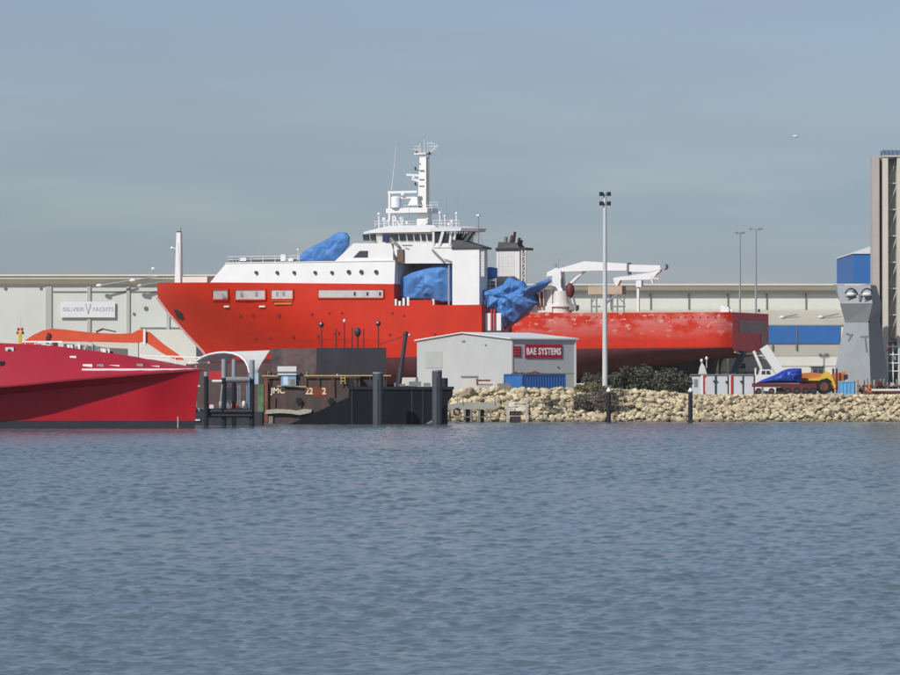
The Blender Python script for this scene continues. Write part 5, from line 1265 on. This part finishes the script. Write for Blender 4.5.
# ------------------------------------------------------------------ barges
def black_barge():
    fr = at(380, 566, 0, 0); t = thing('black_barge', 'low black barge, left wedge shaped as shadow, moored behind the grey piles', 'barge', fr)
    hl = MB().lofts([[tuple(fr.p(a, b, 0)) for a, b in ((284, 426.6), (420, 426.6), (436, 418), (452.6, 396), (452.8, 387), (349, 386.4), (348.5, 397.5))],  # sloping left end puts a diagonal shadow into the black hull's shape
                     [tuple(fr.p(a, b, 0)+Vector((0, 9, 0))) for a, b in ((284, 426.6), (420, 426.6), (436, 418), (452.6, 396), (452.8, 387), (349, 386.4), (348.5, 397.5))]]).build('hull', mat('black_hull', (.005, .006, .009), .6, .3, .4, streak=.2, streak_col=(.03, .03, .034), spec=.2), t)
    MB().box(fr.x(349, -.2), fr.x(454, -.2), -.22, -.003, fr.z(389.6, 0, -.2), fr.z(386.6, 0, -.2)).build('rubbing_strake', 'black', hl)
    for px in (352, 412, 423): MB().pbox(fr, px-.5, px+.5, 390, 424, -.12, -.003).build('frame_rib', 'dark', hl)
    for px, q, w in ((402, 384, 3), (415, 381.5, 6), (427, 383, 3.4), (395, 383, 1)):
        MB().pbox(fr, px-w, px+w, q, 386.3, 1.5, 4).build('deck_gear', 'midgrey', t)
    MB().pbox(fr, 400.5, 418, 377.5, 385.8, 5, 6.5).build('hatch_cover', 'fascia', t)
    k = MB(); k.tube(fr.p(398.5, 386.4, 2), fr.p(405.8, 335, 2), .42, .30, n=10); st_ = k.build('derrick', 'dark', t)
    k = MB(); v = fr.p(406, 334, 2); k.ball(v, .4, .35, .42, 8, 6); k.build('derrick_head', 'black', st_); v = fr.p(409, 335, 2); MB().ball(v, .22, .2, .2, 8, 6).build('lamp', 'white', st_)
    k = MB(); k.tube(fr.p(405, 335.6, 2), fr.p(380, 344.5, 2), .06, n=5); k.tube(fr.p(405, 336, 2), fr.p(395, 386, 2.6), .05, n=5); k.build('stay_wire', 'dark', st_)
    MB().pprism(fr, [(349, 386.3), (349, 378.6), (352, 377.4), (354, 386.3)], .5, 6).build('bulwark', 'black', t)
black_barge()
def rust_barge():
    fr = at(318, 580, 0, 0)
    rm = mat('rusted_plate', (.070, .052, .047), .8, .35, .3, streak=.75, streak_col=(.15, .07, .045), spots=.5)
    t = thing('rusty_barge', 'rust brown barge with tall dark plate wall and worn white markings', 'barge', fr)
    hl = MB().pbox(fr, 258, 360, 376.5, 427.5, 0, 14).build('hull', rm, t)
    MB().pbox(fr, 186, 270.3, 363.5, 427.5, 4, 8).build('side_plate', mat('brown_plate', (.10, .062, .058), .8, .3, .3, streak=.5, streak_col=(.15, .06, .05)), t)
    MB().pbox(fr, 257.6, 263.6, 384, 427, -.35, -.003).build('fender_plate', mat('algae_green', (.09, .17, .085), .8, .4, 1.0), hl)
    MB().pbox(fr, 264.2, 267.8, 376, 427, -.45, -.003).build('corner_post', mat('bright_rust', (.20, .065, .035), .85, .3, 1.0), hl)
    wl = MB().pbox(fr, 270.5, 386, 348.6, 376.3, 3, 6).build('plate_wall', mat('dark_plate', (.105, .078, .074), .75, .55, .45, streak=.85, streak_col=(.15, .055, .06), spots=.7, stretch=.3), t)
    MB().pbox(fr, 316.5, 386.3, 347.8, 376.4, 2.75, 2.997).build('black_sheet', mat('black_sheeting', (.030, .030, .036), .6, .25, .3, streak=.3, streak_col=(.06, .05, .05)), wl)
    MB().pbox(fr, 360.2, 386, 376.4, 400, 3.2, 6).build('side_plate', 'dark', t)
    ym = mat('yellow_rail', (.52, .38, .15), .6, .15)
    k = MB()
    for pa, pb, py in ((262, 278, 375.8), (304, 391, 375.6)): k.bar(fr.p(pa, py, -.5), fr.p(pb, py, -.5), .16)
    k.bar(fr.p(277, 386, -.4), fr.p(306, 386.6, -.4), .14); k.build('yellow_rail', ym, t)
    k = MB()
    for px in (341, 345): k.bar(fr.p(px, 375, -.55), fr.p(px, 384, -.55), .12)
    for py in (378, 381): k.bar(fr.p(341, py, -.55), fr.p(345, py, -.55), .12)
    k.build('ladder', ym, t)
    for px in (269, 280, 305, 318, 332, 355, 370, 384): MB().bar(fr.p(px, 375.6, -.45), fr.p(px, 384, -.45), .12).build('stanchion', 'rust', t)
    text_mesh('lettering', 'JMC', 1.15, 'text_y', hl, fr.p(277.5, 391.4, -.05), width=14.5*580/F, bold=.03)
    text_mesh('lettering', '22', 1.0, 'text_y', hl, fr.p(309.2, 391, -.06), width=7.5*580/F, bold=.03)
    text_mesh('lettering', '2', 1.0, 'text_y', hl, fr.p(324, 391, -.06), width=4*580/F, bold=.03)
    MB().pprism(fr, [(305.5, 387), (327.6, 387), (327.8, 395.4), (320, 397), (312, 396), (305.5, 394)], -.03, -.003).build('rust_patch', mat('orange_rust', (.19, .05, .025), .9, .3, 1.2), hl)
    k = MB(); k.pprism(fr, [(265, 414.2), (266, 410), (276, 409), (289, 409.6), (297, 410.6), (303, 409), (312, 409.4), (311, 412.6), (300, 415), (290, 413.6), (278, 413)], -.6, -.01); k.build('salt_crust', mat('pale_crust', (.40, .36, .29), .9, .25, 1.0), hl)
    k = MB(); k.pbox(fr, 268, 273, 416, 424, -.3, -.01); k.pbox(fr, 296, 310, 421, 424.5, -.3, -.01); k.build('hull_scar', 'timber', hl)
    for px, q, kind in ((321.5, 324.5, 2), (336, 329, 0), (344.3, 321, 1), (352.2, 327.5, 0), (357.6, 329.5, 3), (363.6, 328.5, 0), (378.3, 323.5, 2)):
        a = fr.p(px, 349, 4); zt = fr.z(q, a.x, 4); k = MB(); k.tube((a.x, 4, a.z-.5), (a.x, 4, zt), .13 if kind != 3 else .2, .10, n=6); po = k.build('stanchion_post', 'maroon', wl)
        if kind == 2: MB().ball((a.x, 4, zt), .4, .4, .42, 10, 8).build('lamp', 'dark', po, 60); MB().ball((a.x-.1, 3.62, zt+.12), .16, .1, .14, 8, 6).build('lens', 'white', po, 60)
        if kind == 1: MB().ball((a.x, 4, zt), .2, .2, .3, 8, 6).build('lamp', 'white', po, 60)
        if kind == 3: MB().ball((a.x, 4, zt-.4), .52, .4, .75, 10, 8).build('buoy', 'dark', po, 60)
    MB().pbox(fr, 333.5, 336.5, 333, 335, 3.8, 4.2).build('bracket', 'maroon', wl)
    rs = random.Random(21)
    for i in range(16):
        px = rs.choice([rs.uniform(266, 276), rs.uniform(300, 346)]); w = rs.uniform(.5, 2.2); h = rs.uniform(1.5, 5)
        MB().pbox(fr, px-w, px+w, 376.3-h, 376.45, .4+rs.uniform(0, 1.2), 2.2).build('deck_gear', rs.choice(['rust', 'midgrey', 'timber', 'dark', 'maroon', 'offwhite']), t)
    for px, q0, q1 in ((300, 398, 408), (334, 379, 396), (352, 381, 397), (275, 397, 407)):
        MB().tube(fr.p(px, q0, -.25), fr.p(px+rs.uniform(-.6, .6), q1, -.25), .09, n=6).build('hanging_chain', 'rust', hl)
    for px in (299, 331): MB().tube(fr.p(px, 401, -.42), fr.p(px, 401, -.42)+Vector((0, .4, 0)), .5, n=14).build('tyre_fender', 'black', hl, 40)
    f2 = at(287, 579.45, fr.z(386), 0)
    c = thing('deck_kiosk', 'small blue kiosk under a white roof on the rusty barge', 'kiosk', f2)
    c_ = f2
    MB().pbox(c_, 281, 296, 375.2, 386, 0, .5).build('body', mat('sky_blue_panel', (.22, .40, .58), .5, .1), c)
    MB().pbox(c_, 283.5, 288, 376.5, 385, -.06, -.003).build('door', 'white', c); MB().pbox(c_, 290, 294.6, 379, 385, -.06, -.003).build('hatch', 'timber', c)
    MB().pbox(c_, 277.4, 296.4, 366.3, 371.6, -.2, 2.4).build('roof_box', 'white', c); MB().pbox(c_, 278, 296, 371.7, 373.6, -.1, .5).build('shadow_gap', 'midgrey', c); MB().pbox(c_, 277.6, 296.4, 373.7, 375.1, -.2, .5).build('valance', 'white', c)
rust_barge()

# ------------------------------------------------------------------ dolphin of black piles, shelter with curved roof
def dolphin():
    fr = at(230, 538, -2, 0); t = thing('pile_dolphin', 'group of four black piles joined by horizontal beams beside the red vessel', 'dolphin', fr)
    for px, q, w, y in ((206.2, 372, 4.6, 0), (224, 359.5, 5.0, 1), (234, 359.8, 4.4, 4), (252, 360.4, 5.2, 1)):
        a = fr.p(px, 400, y); r = w/2*538/F; zt = fr.z(q, a.x, y)
        p_ = MB().tube((a.x, y, -1), (a.x, y, zt), r, n=14).build('pile', 'black', t, 40)
        MB().tube((a.x, y, zt-2.6 if w != 4.6 else zt-.6), (a.x, y, zt+.05), r*1.03, n=14).build('worn_top', 'grey', p_, 40)
    for pa, pb, py, r, m in ((206, 222, 381.3, .22, 'offwhite'), (226, 250, 379.6, .42, 'midgrey'), (206, 252, 411.5, .45, 'black'), (206, 252, 415.6, .3, 'black')):
        MB().tube(fr.p(pa, py, .6), fr.p(pb, py, .6), r, n=10).build('beam', m, t)
    MB().bar(fr.p(222, 384, -.2), fr.p(220, 408, -.2), .2).build('chain', 'grey', t)
    f2 = at(228, 552, 0, 0)
    p = thing('float_pontoon', 'low pontoon cluttered with gear behind the black pile group', 'pontoon', f2)
    MB().pbox(f2, 190, 262, 412, 429, 0, 5).build('float', 'dark', p)
    rs = random.Random(5)
    for i in range(22):
        px = rs.uniform(192, 250); w = rs.uniform(.6, 2.0); h = rs.uniform(2, 11); y = rs.uniform(.3, 3)
        MB().pbox(f2, px-w, px+w, 412-h, 411.9, y, y+.8).build('gear', rs.choice(['midgrey', 'rust', 'dark', 'grey', 'maroon', 'white', 'timber', 'dark']), p)
    for px, py, m in ((221, 404, 'white'), (233, 406, 'orange'), (244, 404, 'offwhite'), (236.5, 407, 'redpaint')): MB().ball(f2.p(px, py, -.2), .3, .3, .5, 8, 6).build('buoy', m, p, 60)
    for px in (238, 240, 247): MB().bar(f2.p(px, 385, .3), f2.p(px, 411.8, .3), .12).build('upright', 'grey', p)
    MB().pbox(f2, 226, 240, 388, 400, 2.2, 4.5).build('engine_house', 'dark', p)
    for py in (386, 420): MB().pbox(f2, 190, 200, py-.8, py+.8, -.2, -.02).build('fender', 'offwhite', p)
dolphin()
def shelter():
    fr = at(225, 560, .6, 0)
    t = thing('curved_shelter', 'white barrel roofed shelter over the pontoon between red vessel and barge', 'shelter', fr)
    arch = ((196, 361.6), (202, 357.6), (209, 354.8), (217, 353.2), (225, 352.7), (233, 353.8), (240, 356.6), (245, 361), (248, 366.5), (249.5, 373.2))
    end = ((226, 361.6), (236, 357), (246, 354), (256, 352), (270, 351.2), (267.5, 354.6), (265, 358.6), (262, 363), (259.5, 367.6), (256.8, 373.2))
    n = len(arch); ya = [4.2*(1-i/(n-1))**1.0 for i in range(n)]
    F0 = [fr.p(a, b, y) for (a, b), y in zip(arch, ya)]
    back = [fr.p(a, b, .5+7.0*(1-i/(n-1))) for i, (a, b) in enumerate(end)]
    k = MB(); up = Vector((0, 0, .14))
    k.add([tuple(v) for v in F0] + [tuple(v) for v in back] + [tuple(v+up) for v in F0] + [tuple(v+up) for v in back],
          [(i, i+1, n+i+1, n+i) for i in range(n-1)] + [(2*n+i, 3*n+i, 3*n+i+1, 2*n+i+1) for i in range(n-1)] + [(i, 2*n+i, 2*n+i+1, i+1) for i in range(n-1)] +
          [(n+i, n+i+1, 3*n+i+1, 3*n+i) for i in range(n-1)] + [(0, n, 3*n, 2*n), (n-1, 2*n-1, 4*n-1, 3*n-1)])
    k.build('roof', mat('white_canvas', (.64, .63, .60), .6, .05), t, 40)
    k = MB(); k.path([v + Vector((0, -.06, .05)) for v in F0], .17); k.build('front_hoop', 'white', t)
    for v in (F0[0], F0[9], back[0]): MB().bar((v.x, v.y, 0), v, .3).build('post', 'ltblue' if v is F0[9] else 'grey', t)
    MB().pbox(fr, 251.6, 258.4, 372.5, 384, .4, 3).build('side_screen', mat('pale_blue_panel', (.40, .50, .58), .5, .06), t)
    MB().pbox(fr, 232, 236, 362, 398, 3, 3.6).build('inner_post', 'grey', t)
    MB().pbox(fr, 208, 223, 371, 380, 4, 6).build('red_crate', 'redpaint', t)
shelter()

# ------------------------------------------------------------------ the crimson vessel in the foreground
def crimson():
    fr = at(110, 512, 0, 0)
    t = thing('crimson_vessel', 'glossy crimson fast vessel with overhanging side and pointed low bow at left', 'ship', fr)
    cm = mat('crimson_paint', (.34, .015, .030), .42, .08, .35, streak=.10, streak_col=(.30, .03, .05), spec=.5)
    # photo columns: top edge row, chine row, overhang of the chine
    prof = [(-190, 332, 396, 4.6), (-80, 338, 392.5, 4.4), (0, 343.2, 387.5, 3.9), (30, 344.4, 385, 3.5), (52, 346, 382.6, 3.1), (80, 349.5, 380, 2.55), (110, 353.4, 377.6, 1.95), (140, 358, 375, 1.35), (165, 362.4, 373, .8), (185, 366.2, 371.6, .4), (197, 368.4, 370.8, .15), (200.4, 369.3, 370.4, .03)]
    r = []; low = []
    for px, qt, qc, ov in prof:
        yc = -ov; c = fr.p(px, qc, yc); top = fr.p(px, qt, 1.8); x = c.x
        xb = x - (max(0, (px-150))/50)**1.5*.9
        far = 10.5
        r.append([(x, yc, c.z), (x, yc-.02, c.z+.25), (x, (yc+1.4)*.5, (c.z+.25)*.45+top.z*.55), (x, 1.8, top.z), (x, far-1.8, top.z), (x, far+ov, c.z+.25), (x, far+ov, c.z)])
        low.append([(xb, 0.0, -1.2), (x-(x-xb)*.3, 0.0, c.z-.9), (x, yc+min(.5, ov*.3), c.z-.02), (x, far+ov-min(.5, ov*.3), c.z-.02), (x-(x-xb)*.3, far, c.z-.9), (xb, far, -1.2)])
    top = MB().lofts(r).build('topsides', cm, t, 30)
    for row in low:
        pass
    n = len(low); kk = MB()
    # pinch the lower hull to a sharp stem at the bow
    for i, row in enumerate(low):
        px = prof[i][0]; w = 1.0 if px < 120 else max(.02, 1-((px-120)/80)**2)
        kk.V += [(x, (5.2+(y-5.2)*w if False else y if y < 5 else y*w + 0.3*(1-w)), z) for x, y, z in row]
    kk2 = MB(); kk2.lofts([kk.V[i*6:(i+1)*6] for i in range(n)])
    lo = kk2.build('lower_hull', mat('crimson_weak_sheen_paint', (.37, .007, .016), .42, .10, .3, streak=.18, streak_col=(.22, .012, .02), spec=.25), t, 30)  # same crimson paint, colour made purer to mimic weaker sky sheen
    z0 = fr.z(420.6, 0, 0)
    xe = fr.x(194.6, 0)
    b = MB(); b.loft([(fr.x(-190), -.03, -1.0), (xe, -.03, -1.0), (xe+.05, -.03, z0), (fr.x(-190), -.03, z0)], [(fr.x(-190), 10, -1.0), (xe, .4, -1.0), (xe+.05, .4, z0), (fr.x(-190), 10, z0)]); b.build('boot_band', mat('boot_black', (.022, .022, .028), .5, .2), t)
    def skin(px, py):                                  # on the sloping topside
        for i in range(len(prof)-1):
            if prof[i][0] <= px <= prof[i+1][0]:
                u = (px-prof[i][0])/(prof[i+1][0]-prof[i][0]); qt, qc, ov = [prof[i][j]+(prof[i+1][j]-prof[i][j])*u for j in (1, 2, 3)]
                f = (qc-py)/(qc-qt); return fr.p(px, py, -ov + (1.8+ov)*min(1, max(0, f)) - .12)
        return fr.p(px, py, -1)
    k = MB(); pts = [skin(px, min(370, 369.6)) + Vector((0, -.28, 0)) for px in (82, 96, 110, 125, 140, 152, 165, 175, 185, 192, 199)]
    for a, b_ in zip(pts[:-1], pts[1:]): k.bar(a, b_, .27)
    k.build('white_rail', 'text_w', t)
    for pa, pb, q, posts in ((22, 62, 341.6, (25, 35, 45, 55)), (140, 201, 355.4, (144, 158, 175, 190)), (140, 170, 357.8, ())):
        k = MB(); k.bar(fr.p(pa, q, 2.6), fr.p(pb, q+ (2 if pa > 100 else .2), 2.6), .2)
        for px in posts: k.bar(fr.p(px, 347 if px < 100 else 366, 2.6), fr.p(px, q + (2*(px-pa)/(pb-pa) if pa > 100 else .1), 2.6), .1)
        k.build('deck_rail', 'text_w', t)
    for px, py, w, h, m in ((73, 357.4, 3.2, 1.5, 'text_w'), (87.6, 366.2, 4.8, 2.0, 'text_w'), (100.5, 366, 3.2, 1.8, 'grey'), (114.5, 366.2, 5, 1.2, 'text_w'), (140, 365.6, 3.2, 1.9, 'grey'), (154, 366.6, 5.6, .9, 'text_w')):
        v = skin(px, py+h); s_ = fr.o.y/F; MB().box(v.x-w*s_, v.x+w*s_, v.y-.12, v.y+1.2, v.z, v.z+2*h*s_).build('deck_fitting', m, t)
    v = skin(9.6, 351); MB().box(v.x-.55, v.x+.55, v.y-.14, v.y+.6, v.z-.5, v.z+.5).build('porthole_frame', 'offwhite', t); MB().tube((v.x, v.y-.2, v.z), (v.x, v.y, v.z), .26, n=12).build('porthole', 'black', t)
    v = skin(-1, 367.6); MB().box(v.x-.9, v.x+.62, v.y-.25, v.y+.6, v.z-.85, v.z+.85).build('side_window', 'black', t)
    rs = random.Random(8)
    for i in range(34):
        px = rs.uniform(46, 112); q = 346.4+(px-46)*.10; h = rs.uniform(.8, 3.6)*(1.4 if 78 < px < 100 else 1); v = fr.p(px, q, 2.2+rs.uniform(0, 1.5)); w = rs.uniform(.06, .5)
        MB().box(v.x-w, v.x+w, v.y-.2, v.y+.3, v.z-.4, v.z+h*.133*1.6).build('deck_gear', rs.choice(['offwhite', 'grey', 'text_w', 'midgrey', 'text_w', 'maroon']), t)
    k = MB(); k.bar(skin(5, 357), skin(50, 356.8), .1); k.build('seam', 'redpaint', t)
    for px in (83, 87): MB().bar(fr.p(px, 352, 2.4), fr.p(px, 344.6, 2.4), .16).build('bollard', 'grey', t)
    k = MB(); k.box(fr.x(177.4), fr.x(178.4), -.06, -.031, fr.z(428), fr.z(416.6)); k.build('draught_mark', 'pilaster', t)
    v = fr.p(193, 362, 2.5); MB().ball((v.x, v.y, v.z-.2), .9, .5, .25, 10, 6).build('anchor_roller', 'offwhite', t)
    f2 = at(20, 520, fr.z(346), 0)
    s_ = thing('signal_post', 'short yellow post with red lights behind the crimson vessel rail', 'post', f2)
    k = MB(); a = f2.p(20.2, 341, 0); k.box(a.x-.22, a.x+.22, -.2, .2, -1.2, f2.z(331.5)); k.build('post', 'yellow', s_)
    for px, py in ((17.6, 332.8), (22.6, 332.8), (18.4, 329.2), (22, 329.2)): v = f2.p(px, py, 0); MB().ball((v.x, 0, v.z), .19, .18, .24, 8, 6).build('lamp', 'redpaint' if px < 22.3 else 'maroon', s_, 60)
    MB().tube(f2.p(20.2, 331, 0), f2.p(20.6, 317, 0), .05, n=5).build('whip_antenna', 'offwhite', s_)
    MB().box(a.x-.55, a.x+.55, -.15, .15, f2.z(334.6), f2.z(333.9)).build('bracket', 'pilaster', s_)
crimson()
def boom():
    fr = at(95, 612.0, 0, 0)
    t = thing('excavator_boom', 'long orange jointed machine boom resting behind the crimson vessel', 'boom', Fr(fr.o.x, 622, GZ, 0)); fr = Fr(fr.o.x, 622, GZ, 0)
    MB().pprism(fr, [(14, 352), (24, 341), (33, 335), (43, 330.4), (52, 328.6), (62, 329.2), (92, 332.6), (118, 333.8), (132, 333.2), (138, 330), (143, 329.4), (143.4, 341), (138, 343), (96, 341.8), (60, 341.4), (40, 341.6), (28, 345), (18, 356)], -.8, .8).build('main_boom', 'boom', t)
    MB().pprism(fr, [(144.2, 331.6), (149, 331.8), (163, 344), (178, 354.5), (184, 360), (176, 360), (162, 353), (144.4, 341.5)], -.6, .6).build('stick', 'boom', t)
    MB().pbox(fr, 143.2, 145.4, 329, 345, -1.0, 1.0).build('hinge_plate', 'text_w', t)
    k = MB(); k.tube(fr.p(96, 332, -.9), fr.p(103, 328.8, -.9), .16); k.tube(fr.p(102.6, 329, -.9), fr.p(116, 331.8, -.9), .10); k.build('hydraulic_line', 'rust', t)
    MB().bar(fr.p(47, 340, -.9), fr.p(49, 333, -.9), .5).build('bracket', 'maroon', t)
    MB().pbox(fr, 30, 40, 344, 395, -1, 1).build('support', 'boom', t); MB().pbox(fr, 128, 138, 343, 395, -1, 1).build('support', 'sheet2', t)
    MB().pbox(fr, 50, 132, 342.4, 395, 3, 5).build('backing_panel', 'sheet2', t)
boom()


# ------------------------------------------------------------------ the air over the harbour
hz = MB().box(-2600, 2600, -1600, 6100, -4, 62).build('haze', [])
hm = bpy.data.materials.new('sea_haze'); hm.use_nodes = True; _n = hm.node_tree.nodes
for n_ in list(_n):
    if n_.type != 'OUTPUT_MATERIAL': _n.remove(n_)
pv = _n.new('ShaderNodeVolumePrincipled'); pv.inputs['Color'].default_value = (0.88, 0.93, 1.0, 1); pv.inputs['Density'].default_value = 0.00003
hm.node_tree.links.new(pv.outputs[0], [n_ for n_ in _n if n_.type == 'OUTPUT_MATERIAL'][0].inputs['Volume'])
hz.data.materials.append(hm); hz['kind'] = 'stuff'
